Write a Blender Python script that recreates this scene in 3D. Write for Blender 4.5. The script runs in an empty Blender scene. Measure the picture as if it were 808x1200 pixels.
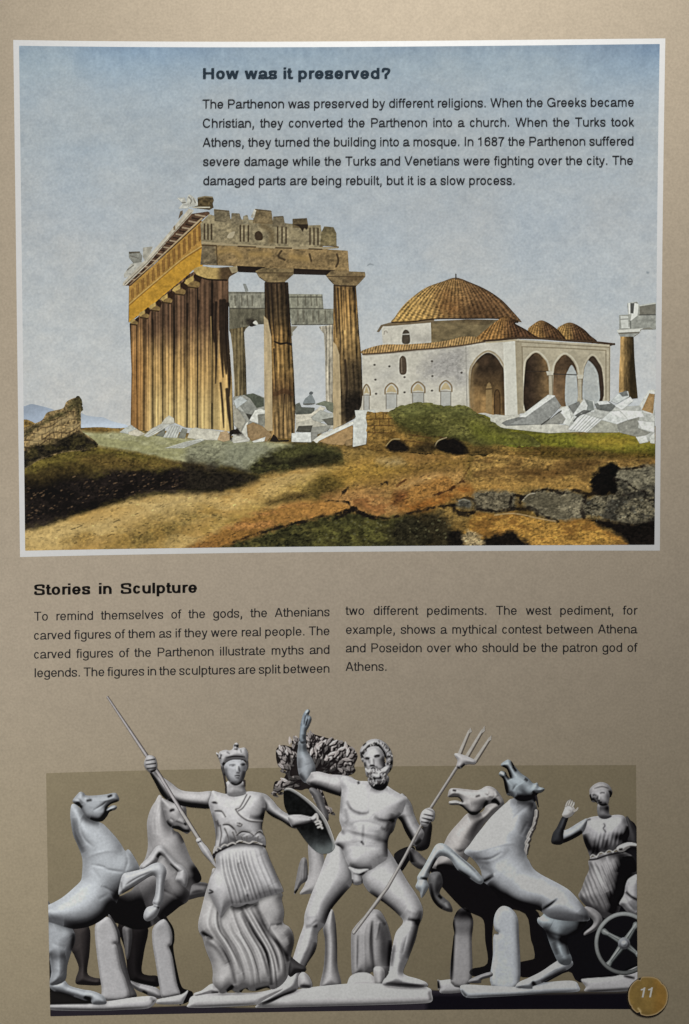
import bpy, math
import numpy as np
from mathutils import Vector

# ------------------------------------------------------------------ camera, world, lamp, exposure
SC = bpy.context.scene
COL = SC.collection
DIST, TILT, MM = 0.55, math.radians(3.8), 0.00025          # one photo pixel is a quarter of a millimetre on the page
CAM = np.array([0.0, DIST * math.sin(TILT), DIST * math.cos(TILT)])
FWD = -CAM / DIST
UPV = np.array([0.0, math.cos(TILT), -math.sin(TILT)])
cam = bpy.data.cameras.new('camera')
cam.sensor_fit = 'VERTICAL'
cam.sensor_height = 24.0
cam.lens = 24.0 * DIST / (1200 * MM)
cam.clip_start, cam.clip_end = 0.01, 50.0
camo = bpy.data.objects.new('camera', cam)
COL.objects.link(camo)
camo.location = CAM
camo.rotation_euler = (-TILT, 0, 0)
SC.camera = camo

world = bpy.data.worlds.new('World')
SC.world = world
world.use_nodes = True
bg = world.node_tree.nodes['Background']
bg.inputs[0].default_value = (0.86, 0.92, 1.0, 1)
bg.inputs[1].default_value = 0.04

# lamps fitted to the page's brightness, the second added to brighten the head: (place, aim, watts, size, colour)
LAMPS = [((-0.205, -0.056, 0.213), (-0.035, -0.066, 0.0), 0.352, 0.07, (1.0, 0.99, 0.95)),
         ((0.02, 0.228, 0.204), (0.03, 0.061, 0.0), 0.717, 0.08, (1.0, 0.99, 0.95))]
for at_, aim_, watts_, size_, tint_ in LAMPS:
    lamp = bpy.data.lights.new('page_light', 'AREA')
    lamp.shape = 'DISK'
    lamp.size = size_
    lamp.energy = watts_
    lamp.color = tint_
    lampo = bpy.data.objects.new('page_light', lamp)
    COL.objects.link(lampo)
    lampo.location = at_
    lampo.rotation_euler = (Vector(aim_) - lampo.location).to_track_quat('-Z', 'Y').to_euler()

SC.view_settings.view_transform = 'Standard'
SC.view_settings.look = 'None'
SC.view_settings.exposure = 0.0
SC.view_settings.gamma = 1.0
SC.view_settings.use_curve_mapping = False


# ------------------------------------------------------------------ the page surface and the printer's grid
def bulge(x, y):
    """height of the paper: it dips into the gutter on the left and lifts a little at the lower corner"""
    return (-0.0030 * np.exp(-(x + 0.106) / 0.022) + 0.0012 * np.sin((x + 0.1) * 14.0) * np.cos(y * 6.0 + 0.5))


def place(px, py, lift=0.0):
    """point of the page that the photograph shows at px, py, raised by lift (metres) off the paper"""
    px = np.asarray(px, float); py = np.asarray(py, float)
    u = (px - 404) * MM; v = (600 - py) * MM
    d = FWD[None, :] * DIST + np.stack([u, UPV[1] * v, UPV[2] * v], -1).reshape(-1, 3)
    z = np.zeros(len(d))
    for _ in range(6):
        t = (z - CAM[2]) / d[:, 2]
        q = CAM[None, :] + d * t[:, None]
        z = bulge(q[:, 0], q[:, 1])
    q[:, 2] = z + lift
    return q


def lin(c):
    c = np.clip(np.asarray(c, float), 0, 1)
    return np.where(c <= 0.04045, c / 12.92, ((c + 0.055) / 1.055) ** 2.4)


def rgb(*c):
    return np.array(c, float) / 255.0


def expo(px, py):
    """light falling on the page at a spot, from the lamps above: used once, to turn seen colours into ink reflectances"""
    p = np.stack([(np.asarray(px) - 404) * MM, (600 - np.asarray(py)) * MM, np.zeros(np.shape(px))], -1)
    e = 0.037
    for at_, aim_, watts_, size_, tint_ in LAMPS:
        d = p - np.array(at_); r = np.linalg.norm(d, axis=-1)
        n = np.array(aim_) - np.array(at_); n = n / np.linalg.norm(n)
        e = e + watts_ / math.pi ** 2 * at_[2] / r ** 3 * np.clip(d @ n / r, 0, 1)
    return e


def ink(c, px, py):
    return np.clip(lin(c) / expo(px, py)[..., None], 0.004, 0.94)


def seen(albedo, X, Y):
    """the colour an ink of this reflectance shows on the lit page"""
    v = np.asarray(albedo) * expo(X, Y)[..., None]
    return np.where(v <= 0.0031308, v * 12.92, 1.055 * np.clip(v, 0, 1) ** (1 / 2.4) - 0.055)


# ------------------------------------------------------------------ materials
def ink_material(name, rough=0.5, grain=0.16, spec=0.15, flat=None):
    m = bpy.data.materials.new(name)
    m.use_nodes = True
    nt = m.node_tree
    b = nt.nodes['Principled BSDF']
    b.inputs['Roughness'].default_value = rough
    b.inputs['Specular IOR Level'].default_value = spec
    tc = nt.nodes.new('ShaderNodeTexCoord')
    n1 = nt.nodes.new('ShaderNodeTexNoise'); n1.inputs['Scale'].default_value = 1500; n1.inputs['Detail'].default_value = 2.5
    n2 = nt.nodes.new('ShaderNodeTexNoise'); n2.inputs['Scale'].default_value = 190; n2.inputs['Detail'].default_value = 3
    ad = nt.nodes.new('ShaderNodeMath'); ad.operation = 'MULTIPLY_ADD'; ad.inputs[1].default_value = 0.35
    mr = nt.nodes.new('ShaderNodeMapRange')
    mr.inputs['From Min'].default_value = 0.35; mr.inputs['From Max'].default_value = 1.0
    mr.inputs['To Min'].default_value = 1 - grain; mr.inputs['To Max'].default_value = 1 + grain
    mx = nt.nodes.new('ShaderNodeMix'); mx.data_type = 'RGBA'; mx.blend_type = 'MULTIPLY'; mx.inputs[0].default_value = 1
    nt.links.new(tc.outputs['Object'], n1.inputs['Vector']); nt.links.new(tc.outputs['Object'], n2.inputs['Vector'])
    nt.links.new(n2.outputs['Fac'], ad.inputs[0]); nt.links.new(n1.outputs['Fac'], ad.inputs[2])
    nt.links.new(ad.outputs[0], mr.inputs['Value'])
    if flat is None:
        at = nt.nodes.new('ShaderNodeAttribute'); at.attribute_name = 'Ink'
        nt.links.new(at.outputs['Color'], mx.inputs[6])
    else:
        mx.inputs[6].default_value = (*flat, 1)
    nt.links.new(mr.outputs[0], mx.inputs[7])
    nt.links.new(mx.outputs[2], b.inputs['Base Color'])
    return m


M_PAPER = ink_material('tan_printed_paper', 0.6, 0.13, 0.12)
M_INK = ink_material('picture_ink', 0.65, 0.12, 0.05)
M_BORDER = ink_material('white_paper_border', 0.5, 0.04, flat=(0.655, 0.655, 0.66))
M_TEXT = ink_material('dark_text_ink', 0.8, 0.05, 0.03, flat=(0.020, 0.020, 0.023))
M_HEAD = ink_material('heading_ink', 0.8, 0.05, 0.03, flat=(0.018, 0.028, 0.040))
M_HEAD2 = ink_material('black_heading_ink', 0.8, 0.05, 0.03, flat=(0.008, 0.007, 0.007))
M_EDGE = ink_material('paper_edges', 0.8, 0.1, flat=(0.62, 0.59, 0.53))
M_NUM = ink_material('white_number_ink', 0.5, 0.04, flat=(0.93, 0.91, 0.86))


# ------------------------------------------------------------------ objects
def link(name, mesh, mat, parent=None):
    o = bpy.data.objects.new(name, mesh)
    COL.objects.link(o)
    if mat: mesh.materials.append(mat)
    if parent is not None: o.parent = parent
    return o


def mesh_of(name, co, loops, starts, col=None):
    me = bpy.data.meshes.new(name)
    me.vertices.add(len(co)); me.vertices.foreach_set('co', np.asarray(co, np.float32).ravel())
    me.loops.add(len(loops)); me.loops.foreach_set('vertex_index', np.asarray(loops, np.int32))
    me.polygons.add(len(starts)); me.polygons.foreach_set('loop_start', np.asarray(starts, np.int32))
    if col is not None:
        a = me.attributes.new('Ink', 'FLOAT_COLOR', 'POINT')
        a.data.foreach_set('color', np.concatenate([col, np.ones((len(col), 1))], 1).astype(np.float32).ravel())
    me.update(calc_edges=True)
    return me


CASES = {1: [0, 4, 7], 2: [1, 5, 4], 3: [0, 1, 5, 7], 4: [2, 6, 5], 5: [0, 4, 5, 2, 6, 7], 6: [1, 2, 6, 4], 7: [0, 1, 2, 6, 7],
         8: [3, 7, 6], 9: [0, 4, 6, 3], 10: [1, 5, 6, 3, 7, 4], 11: [0, 1, 5, 6, 3], 12: [3, 7, 5, 2], 13: [0, 4, 5, 2, 3],
         14: [1, 2, 3, 7, 4]}


def contour(X, Y, F, C=None):
    """the region F > 0 of a grid as faces with a smooth outline: vertices (x, y), colours, loops, starts"""
    ny, nx = F.shape
    F = np.where(np.abs(F) < 1e-6, 1e-6, F)
    ins = F > 0
    idx = np.arange(ny * nx).reshape(ny, nx)
    P = np.stack([X.ravel(), Y.ravel()], -1); f = F.ravel()
    K = C.reshape(-1, C.shape[-1]) if C is not None else np.zeros((ny * nx, 1))
    cor = [idx[:-1, :-1].ravel(), idx[:-1, 1:].ravel(), idx[1:, 1:].ravel(), idx[1:, :-1].ravel()]
    code = sum((ins.ravel()[cor[k]].astype(int) << k) for k in range(4))
    polys = []
    vs, cs, base = [P], [K], len(P)
    full = np.nonzero(code == 15)[0]
    polys.append(np.stack([cor[3][full], cor[2][full], cor[1][full], cor[0][full]], -1))
    for case, seq in CASES.items():
        w = np.nonzero(code == case)[0]
        if not len(w): continue
        cols = []
        for v in seq:
            if v < 4:
                cols.append(cor[v][w])
            else:
                a, b = cor[v - 4][w], cor[(v - 3) % 4][w]
                t = (f[a] / (f[a] - f[b]))[:, None]
                vs.append(P[a] * (1 - t) + P[b] * t); cs.append(K[a] * (1 - t) + K[b] * t)
                cols.append(np.arange(base, base + len(w))); base += len(w)
        polys.append(np.stack(cols[::-1], -1))
    V = np.concatenate(vs); Kc = np.concatenate(cs)
    used = np.zeros(len(V), bool)
    for p in polys: used[p.ravel()] = True
    rem = np.cumsum(used) - 1
    loops = np.concatenate([rem[p].ravel() for p in polys])
    ln = np.concatenate([np.full(len(p), p.shape[1]) for p in polys])
    return V[used], Kc[used], loops, np.concatenate([[0], np.cumsum(ln)[:-1]])


# ------------------------------------------------------------------ drawing with fields
def spl(p, closed=True, n=4):
    """smooth curve through points (a doubled point is a corner)"""
    p = np.asarray(p, float)
    if len(p) < 3: return p
    out = []
    m = len(p)
    for i in range(m if closed else m - 1):
        a, b, c, d = (p[(i + k) % m] if closed else p[min(max(i + k, 0), m - 1)] for k in (-1, 0, 1, 2))
        if np.allclose(b, c): continue
        if np.allclose(a, b): a = b
        if np.allclose(c, d): d = c
        for t in np.arange(n) / n:
            out.append(0.5 * (2 * b + (c - a) * t + (2 * a - 5 * b + 4 * c - d) * t * t + (3 * b - a - 3 * c + d) * t ** 3))
    if not closed: out.append(p[-1])
    return np.array(out)


def sd_poly(X, Y, p):
    d = np.full(X.shape, 1e9); ins = np.zeros(X.shape, bool)
    q = np.roll(p, -1, 0)
    for (ax, ay), (bx, by) in zip(p, q):
        ex, ey = bx - ax, by - ay
        l = ex * ex + ey * ey
        if l < 1e-9: continue
        t = np.clip(((X - ax) * ex + (Y - ay) * ey) / l, 0, 1)
        np.minimum(d, (X - ax - t * ex) ** 2 + (Y - ay - t * ey) ** 2, out=d)
        if ay != by:
            ins ^= ((ay > Y) != (by > Y)) & (X < ex * (Y - ay) / ey + ax)
    d = np.sqrt(d)
    return np.where(ins, d, -d)


def d_line(X, Y, p, w=None):
    """distance to a polyline; with widths w, returns width minus distance"""
    p = np.asarray(p, float)
    best = np.full(X.shape, -1e9 if w is not None else 1e9)
    w = None if w is None else np.broadcast_to(np.asarray(w, float), (len(p),))
    if len(p) == 1: p = np.concatenate([p, p + 1e-4]); w = None if w is None else np.repeat(w, 2)
    for i in range(len(p) - 1):
        (ax, ay), (bx, by) = p[i], p[i + 1]
        ex, ey = bx - ax, by - ay
        t = np.clip(((X - ax) * ex + (Y - ay) * ey) / (ex * ex + ey * ey + 1e-12), 0, 1)
        d = np.hypot(X - ax - t * ex, Y - ay - t * ey)
        if w is None: best = np.minimum(best, d)
        else: best = np.maximum(best, w[i] + (w[i + 1] - w[i]) * t - d)
    return best


def d_path(X, Y, p):
    """distance to a polyline and how far along it (0..1) the nearest spot lies"""
    p = np.asarray(p, float)
    if len(p) == 1: p = np.concatenate([p, p + 1e-3])
    sl = np.hypot(*np.diff(p, axis=0).T); cum = np.concatenate([[0], np.cumsum(sl)]); tot = cum[-1] + 1e-9
    best = np.full(X.shape, 1e9); at = np.zeros(X.shape)
    for i in range(len(p) - 1):
        (ax, ay), (bx, by) = p[i], p[i + 1]
        ex, ey = bx - ax, by - ay
        t = np.clip(((X - ax) * ex + (Y - ay) * ey) / (ex * ex + ey * ey + 1e-12), 0, 1)
        d = np.hypot(X - ax - t * ex, Y - ay - t * ey)
        k = d < best
        best = np.where(k, d, best); at = np.where(k, (cum[i] + t * sl[i]) / tot, at)
    return best, at, tot


def swell(at, tot, w):
    """a modelled line comes and goes: full in the middle, nothing at its ends (dots stay)"""
    if tot < 2.5 * w: return 1.0
    return np.clip(4.4 * at * (1 - at), 0, 1) ** 0.7


def blur(a, s):
    r = max(1, int(math.ceil(2.5 * s)))
    k = np.exp(-0.5 * (np.arange(-r, r + 1) / s) ** 2); k /= k.sum()
    for ax in (0, 1):
        pad = [(0, 0), (0, 0)]; pad[ax] = (r, r)
        b = np.pad(a, pad, mode='edge')
        a = sum(k[i] * (b[i:i + a.shape[0]] if ax == 0 else b[:, i:i + a.shape[1]]) for i in range(2 * r + 1))
    return a


def hashn(ix, iy, seed):
    h = (ix.astype(np.int64) * 374761393 + iy.astype(np.int64) * 668265263 + seed * 1274126177) & 0x7fffffff
    h = ((h ^ (h >> 13)) * 1274126177) & 0x7fffffff
    return ((h ^ (h >> 16)) & 0xffff) / 65535.0


def vnoise(X, Y, seed):
    ix, iy = np.floor(X), np.floor(Y)
    fx, fy = X - ix, Y - iy
    fx = fx * fx * (3 - 2 * fx); fy = fy * fy * (3 - 2 * fy)
    a, b = hashn(ix, iy, seed), hashn(ix + 1, iy, seed)
    c, d = hashn(ix, iy + 1, seed), hashn(ix + 1, iy + 1, seed)
    return (a * (1 - fx) + b * fx) * (1 - fy) + (c * (1 - fx) + d * fx) * fy


def fbm(X, Y, sx, sy, seed, oct=4):
    """fractal noise, -1..1, with feature size sx by sy pixels"""
    v = 0; amp = 1; tot = 0
    for o in range(oct):
        v = v + amp * vnoise(X / sx * 2 ** o + 17.3 * o + seed, Y / sy * 2 ** o + 9.1 * o, seed * 7 + o)
        tot += amp; amp *= 0.55
    return (v / tot - 0.5) * 3.4


def sst(a, b, x):
    t = np.clip((x - a) / (b - a), 0, 1)
    return t * t * (3 - 2 * t)


def Z(x0, y0, s):
    """points of an enlarged detail -> page pixels: 'x,y x,y ...'"""
    def f(t):
        return [(x0 + float(a.split(',')[0]) / s, y0 + float(a.split(',')[1]) / s) for a in t.split()]
    return f


PX = Z(0, 0, 1)


class Layer:
    """one printed figure: a colour grid and the outline of what is printed"""
    def __init__(s, x0, y0, x1, y1, step=0.8, clip=None):
        s.x0, s.y0, s.st = x0, y0, step
        s.X, s.Y = np.meshgrid(np.arange(x0, x1 + step, step), np.arange(y0, y1 + step, step))
        s.C = np.zeros(s.X.shape + (3,)); s.F = np.full(s.X.shape, -50.0)
        s.clip = clip

    def win(s, p, pad):
        p = np.asarray(p)
        a = [int((p[:, 0].min() - pad - s.x0) / s.st), int((p[:, 0].max() + pad - s.x0) / s.st) + 2,
             int((p[:, 1].min() - pad - s.y0) / s.st), int((p[:, 1].max() + pad - s.y0) / s.st) + 2]
        ny, nx = s.X.shape
        return slice(min(max(a[2], 0), ny), min(max(a[3], 0), ny)), slice(min(max(a[0], 0), nx), min(max(a[1], 0), nx))

    def put(s, w, sd, col, alpha=1.0, grow=True, soft=0.5):
        """paint col (array or colour) where the field sd > 0"""
        C, F = s.C[w], s.F[w]
        col = np.broadcast_to(col, C.shape)
        a = np.clip(sd / (2 * soft) + 0.5, 0, 1) * alpha
        if grow:
            fresh = (F < 0.0) & (sd > -3) & (sd > F)
            a = np.where(fresh, 1.0, a)
            s.F[w] = np.maximum(F, sd)
        s.C[w] = C * (1 - a[..., None]) + col * a[..., None]

    def fill(s, pts, col, grow=True, smooth=True, soft=0.5, alpha=1.0, n=4, tex=None):
        p = spl(pts, True, n) if smooth else np.asarray(pts, float)
        w = s.win(p, 4)
        X, Y = s.X[w], s.Y[w]
        if not X.size: return
        sd = sd_poly(X, Y, p)
        c = col(X, Y, sd) if callable(col) else np.broadcast_to(col, X.shape + (3,))
        if tex is not None: c = c * (1 + tex(X, Y))[..., None]
        s.put(w, sd, c, alpha, grow, soft)

    def line(s, pts, width, col, grow=False, smooth=True, soft=0.5, alpha=1.0, n=4):
        p = spl(pts, False, n) if smooth else np.asarray(pts, float)
        w0 = np.atleast_1d(np.asarray(width, float)) / 2
        ww = np.interp(np.linspace(0, 1, len(p)), np.linspace(0, 1, max(len(w0), 2)), w0 if len(w0) > 1 else np.repeat(w0, 2))
        w = s.win(p, 4 + ww.max() + soft)
        X, Y = s.X[w], s.Y[w]
        if not X.size: return
        s.put(w, d_line(X, Y, p, ww), col, alpha, grow, soft)

    def wash(s, pts, width, col, alpha=0.5, closed=False):
        """soft airbrush of a colour along a line (or over an area), only where something is printed"""
        p = spl(pts, closed, 4)
        w = s.win(p, width * 2.2 + 1)
        X, Y = s.X[w], s.Y[w]
        if not X.size: return
        if closed:
            d = np.maximum(-sd_poly(X, Y, p), 0)
        else:
            d = d_line(X, Y, p)
        a = (alpha * np.exp(-(d / width) ** 2))[..., None]
        s.C[w] = s.C[w] * (1 - a) + np.asarray(col) * a

    def finish(s, sat=0.84, sharp=0.8, grain=0.10, radius=1.1, gain=1.0):
        """crisp the drawing as a watercolour scan is crisp: hard pigment edges, paper tooth, softer hues"""
        m = (s.F > -0.2).astype(float)
        g = s.C @ np.array([.3, .59, .11])
        C = g[..., None] + (s.C - g[..., None]) * sat
        d = blur(m, radius / s.st) + 1e-6
        lo_ = np.stack([blur(C[..., k] * m, radius / s.st) / d for k in range(3)], -1)
        C = (C + sharp * (C - lo_)) * np.array([.88, .89, .875]) * gain
        n = fbm(s.X, s.Y, 2.4, 2.4, 77, 2)
        dark = sst(.30, .85, fbm(s.X, s.Y, 3.2, 2.6, 78, 3))
        tone = np.clip(1.15 - g, .3, 1)
        s.C = np.clip(C * (1 + grain * n * .8 * tone - 1.1 * grain * dark * tone)[..., None], 0.02, 1)

    def crisp(s, sharp=0.5, radius=1.3):
        m = (s.F > -0.2).astype(float)
        d = blur(m, radius / s.st) + 1e-6
        lo_ = np.stack([blur(s.C[..., k] * m, radius / s.st) / d for k in range(3)], -1)
        n = fbm(s.X, s.Y, 2.6, 2.6, 91, 2) * .02 + fbm(s.X, s.Y, 12, 12, 92, 3) * .018
        s.C = np.clip((s.C + sharp * (s.C - lo_)) * (1 + n)[..., None], 0.02, 0.97)

    def build(s, name, mat, parent, lift, label=None):
        if isinstance(s, Statue):
            s.crisp()
        if name.startswith('painted') and name not in ('painted_sky', 'painted_mountain'):
            s.finish(sat=0.96 if name in ('painted_ground', 'painted_mound') else 0.86, grain=0.13 if name in ('painted_ground', 'painted_mound', 'painted_ruin_wall') else 0.10, gain=1.07 if 'rubble' in name or 'broken' in name else 1.0)
        F = s.F
        if s.clip is not None: F = np.minimum(F, s.clip(s.X, s.Y))
        V, K, loops, starts = contour(s.X, s.Y, F, np.clip(s.C, 0, 1))
        me = mesh_of(name, place(V[:, 0], V[:, 1], lift), loops, starts, ink(K, V[:, 0], V[:, 1]))
        o = link(name, me, mat, parent)
        if label: o['label'] = label
        return o


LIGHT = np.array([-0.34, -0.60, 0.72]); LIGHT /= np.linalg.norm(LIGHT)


class Statue(Layer):
    """a carved figure as a studio photograph shows it: swelling forms with lit and dark sides"""
    def piece(s, pts, r=8, lo=0.16, hi=0.86, det=(), air=(), tint=(1, 0.99, 0.985), drop=0.0, smooth=1.2, n=4, rough=0.02, grow=True,
              fold=None, seed=1):
        p = spl(pts, True, n)
        w = s.win(p, 10)
        X, Y = s.X[w], s.Y[w]
        if not X.size: return
        sd = sd_poly(X, Y, p)
        if drop > 0:                                  # the figure's own shade on what stands right behind it
            sh = blur((sd > 0).astype(float), 2.6 / s.st)
            sh = np.roll(np.roll(sh, int(2 / s.st), 0), int(1.4 / s.st), 1)
            s.C[w] = s.C[w] * (1 - drop * sh)[..., None]
        h = 0
        for q, k in ((r * 0.5, 0.20), (r * 1.25, 0.52), (r * 2.6, 0.44)):       # round at the rim, gently swelling inside
            e = np.clip(sd / q, 0, 1)
            h = h + k * q * np.sqrt(np.maximum(1 - (1 - e) ** 2, 0))
        h = blur(h, 1.25 * smooth / s.st)
        for d in det:
            q, wd, amp = d[:3]
            dd, at_, tot = d_path(X, Y, spl(q, False, 4))
            h = h + amp * swell(at_, tot, wd) * (0.40 * np.exp(-(dd / (1.15 * wd)) ** 2) + 0.26 * np.exp(-(dd / (3.0 * wd)) ** 2))
        if fold is not None: h = h + 0.7 * fold(X, Y)
        h = h + rough * fbm(X, Y, 5, 5, seed) * 1.1
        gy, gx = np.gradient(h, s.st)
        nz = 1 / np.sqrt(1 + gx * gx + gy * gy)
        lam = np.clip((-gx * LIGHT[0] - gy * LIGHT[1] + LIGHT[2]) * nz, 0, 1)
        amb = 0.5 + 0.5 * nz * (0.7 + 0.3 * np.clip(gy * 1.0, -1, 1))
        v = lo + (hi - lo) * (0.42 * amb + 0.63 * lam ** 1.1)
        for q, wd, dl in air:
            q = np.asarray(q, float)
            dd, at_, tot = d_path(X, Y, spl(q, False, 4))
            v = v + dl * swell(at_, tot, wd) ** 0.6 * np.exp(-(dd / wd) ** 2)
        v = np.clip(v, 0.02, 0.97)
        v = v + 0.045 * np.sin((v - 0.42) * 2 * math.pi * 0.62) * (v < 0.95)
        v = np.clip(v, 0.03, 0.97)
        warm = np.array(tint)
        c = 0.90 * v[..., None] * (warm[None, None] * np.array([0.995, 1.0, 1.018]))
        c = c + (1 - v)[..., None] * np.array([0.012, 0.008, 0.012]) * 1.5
        s.put(w, sd, c, 1.0, grow, 0.45)

# ------------------------------------------------------------------ lettering: a grotesque drawn with a broad pen
ADV = dict(a=556, b=556, c=500, d=556, e=556, f=278, g=556, h=556, i=222, j=222, k=500, l=222, m=833, n=556, o=556, p=556, q=556, r=333,
           s=500, t=278, u=556, v=500, w=722, x=500, y=500, z=500, T=611, P=667, W=944, G=778, C=722, A=667, H=722, V=667, I=278, S=667)
ADV.update({'1': 556, '6': 556, '8': 556, '7': 556, '.': 278, ',': 278, '?': 600, ' ': 278})


def arc(cx, cy, rx, ry, a0, a1, n=28, e=2.12):
    t = np.radians(np.linspace(a0, a1, n))
    c, s_ = np.cos(t), np.sin(t)
    return np.stack([cx + rx * np.sign(c) * np.abs(c) ** (2 / e), cy + ry * np.sign(s_) * np.abs(s_) ** (2 / e)], -1)


def strokes(ch, S, H, W, xh, cap):
    """pen strokes of a letter: ('L', x0, y0, x1, y1) square-ended, ('P', points) round-ended. S, H pen width and height, W advance"""
    hs, hh = S / 2, H / 2
    l, r = 0.065 * W + 8, W - 0.065 * W - 8          # outer sides of a round letter
    if W < 300: l, r = (W - S) / 2, (W + S) / 2
    lo, hi = -10, xh + 10
    m = (l + r) / 2; rx = (r - l) / 2 - hs; ry = (hi - lo) / 2 - hh; cy = (hi + lo) / 2
    ring = ('P', arc(m, cy, rx, ry, 0, 360, 48))
    st = lambda x, a, b: ('L', x, a, x, b)
    ls, rs = l + hs, r - hs
    L = lambda *a: ('L',) + a
    P = lambda p: ('P', np.asarray(p, float))
    def arch(x0, x1, top):                           # n-arch joining two stems
        c = (x0 + x1) / 2; k = (x1 - x0) / 2
        return P(np.concatenate([arc(c, top - hh - k * 1.1, k, k * 1.1, 160, 0, 22), [(x1, top - hh - k * 1.2)]]))
    if ch == 'o': return [ring]
    if ch == 'b': return [ring, st(ls, 0, cap)]
    if ch == 'd': return [ring, st(rs, 0, cap)]
    if ch == 'p': return [ring, st(ls, -207, xh)]
    if ch == 'q': return [ring, st(rs, -207, xh)]
    if ch == 'g':
        return [ring, st(rs, -60, xh), P(np.concatenate([[(rs, -40)], arc(m, -70, rx, 150 - hh, 0, -160, 24)]))]
    if ch == 'c': return [P(arc(m, cy, rx, ry, 42, 318, 36))]
    if ch == 'e': return [P(arc(m, cy, rx, ry, 0, 322, 40)), L(l + hs, cy - 5, r - 2, cy - 5)]
    if ch == 'a':
        b = xh * 0.60
        return [P(np.concatenate([arc(m - 10, xh * 0.66, rx - 10, xh * 0.34 + 10 - hh, 165, 0, 22), [(rs - 20, xh * 0.5)]])),
                L(rs - 20, 60, rs - 20, xh * 0.68), P([(rs - 20, 75), (rs - 5, hh + 2), (r + 25, hh)]),
                P([(rs - 20, b - hh + 18), (m + 10, b - hh - 22), (l + 90, b - hh - 45), (ls - 8, xh * 0.27), (l + 50, hh), (m - 30, hh - 8), (rs - 70, 70), (rs - 20, 170)])]
    if ch in 'n': return [st(ls, 0, xh), arch(ls, rs, hi), st(rs, 0, xh * 0.62)]
    if ch == 'h': return [st(ls, 0, cap), arch(ls, rs, hi), st(rs, 0, xh * 0.62)]
    if ch == 'm':
        l, r = 65, W - 65; ls, rs = l + hs, r - hs; c = (ls + rs) / 2
        return [st(ls, 0, xh), arch(ls, c, hi), st(c, 0, xh * 0.66), arch(c, rs, hi), st(rs, 0, xh * 0.66)]
    if ch == 'u':
        k = (rs - ls) / 2
        return [st(rs, 0, xh), st(ls, xh * 0.4, xh), P(np.concatenate([[(ls, xh * .45)], arc(m, lo + hh + k * 1.1, k, k * 1.1, 180, 340, 22)]))]
    if ch == 'r': return [st(75 + hs, 0, xh), P(arc(75 + hs + 190, xh - 190 - hh + 8, 190, 190, 170, 88, 14))]
    if ch in 'il1':
        if ch == '1':
            x = W * 0.55
            return [st(x, 0, 705), P([(x - 10, 640), (x - 60, 580), (x - 180, 548)])]
        x = W / 2
        return [st(x, 0, xh if ch == 'i' else cap)] + ([L(x, xh + 92, x, xh + 92 + H * 1.15)] if ch == 'i' else [])
    if ch == 'I': return [st(W / 2, 0, cap)]
    if ch == 't':
        x = W * 0.46
        return [L(x, 110, x, xh + 145), L(12, xh - hh, W - 20, xh - hh), P([(x, 120), (x + 12, hh + 14), (x + 60, hh - 2), (W - 15, hh)])]
    if ch == 'f':
        x = W * 0.47
        return [L(x, 0, x, cap - 130), L(12, xh - hh, W - 16, xh - hh), P([(x, cap - 150), (x + 14, cap - hh - 20), (x + 70, cap - hh + 6), (W - 12, cap - hh + 2)])]
    if ch == 's':
        return [P(spl([(r - hs + 4, xh * 0.73), (r - 90, hi - hh - 10), (m, hi - hh), (l + 80, hi - hh - 25), (ls - 2, xh * 0.72), (l + 110, xh * 0.57),
                       (m + 20, xh * 0.49), (r - 100, xh * 0.41), (rs + 2, xh * 0.27), (r - 80, lo + hh + 22), (m, lo + hh), (l + 90, lo + hh + 12), (ls - 14, xh * 0.28)], False, 5))]
    if ch == 'S':
        return [P(spl([(r - hs, cap * 0.72), (r - 110, cap - hh - 12), (m, cap + 8 - hh), (l + 100, cap - hh - 30), (ls, cap * 0.73), (l + 130, cap * 0.58),
                       (m + 20, cap * 0.51), (r - 120, cap * 0.43), (rs, cap * 0.26), (r - 100, hh + 15), (m, -8 + hh), (l + 100, hh + 12), (ls - 12, cap * 0.28)], False, 5))]
    if ch == 'v': return [L(18 + hs, xh, W / 2, 5), L(W / 2, 5, W - 18 - hs, xh)]
    if ch == 'y': return [L(18 + hs, xh, W / 2 + 8, 15), L(W - 18 - hs, xh, W / 2 - 18, -80), P([(W / 2 - 10, -60), (W / 2 - 50, -150), (W / 2 - 110, -207 + hh + 8), (W / 2 - 190, -207 + hh + 8)])]
    if ch == 'w':
        return [L(16 + hs, xh, W * 0.29, 0), L(W * 0.29, 0, W / 2, xh), L(W / 2, xh, W * 0.71, 0), L(W * 0.71, 0, W - 16 - hs, xh)]
    if ch == 'W':
        return [L(20 + hs, cap, W * 0.28, 0), L(W * 0.28, 0, W / 2, cap), L(W / 2, cap, W * 0.72, 0), L(W * 0.72, 0, W - 20 - hs, cap)]
    if ch == 'x': return [L(25 + hs, 0, W - 25 - hs, xh), L(25 + hs, xh, W - 25 - hs, 0)]
    if ch == 'k': return [st(70 + hs, 0, cap), L(90 + hs, xh * 0.32, W - 60 - hs, xh), L(W * .42, xh * 0.55, W - 20 - hs, 0)]
    if ch == 'A': return [L(15 + hs, 0, W / 2 - 12, cap), L(W - 15 - hs, 0, W / 2 + 12, cap), L(W * 0.22, cap * 0.31, W * 0.78, cap * 0.31)]
    if ch == 'V': return [L(15 + hs, cap, W / 2, 0), L(W / 2, 0, W - 15 - hs, cap)]
    if ch == 'T': return [st(W / 2, 0, cap), L(20, cap - hh, W - 20, cap - hh)]
    if ch == 'H': return [st(78 + hs, 0, cap), st(W - 78 - hs, 0, cap), L(80, cap * 0.53, W - 80, cap * 0.53)]
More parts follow.
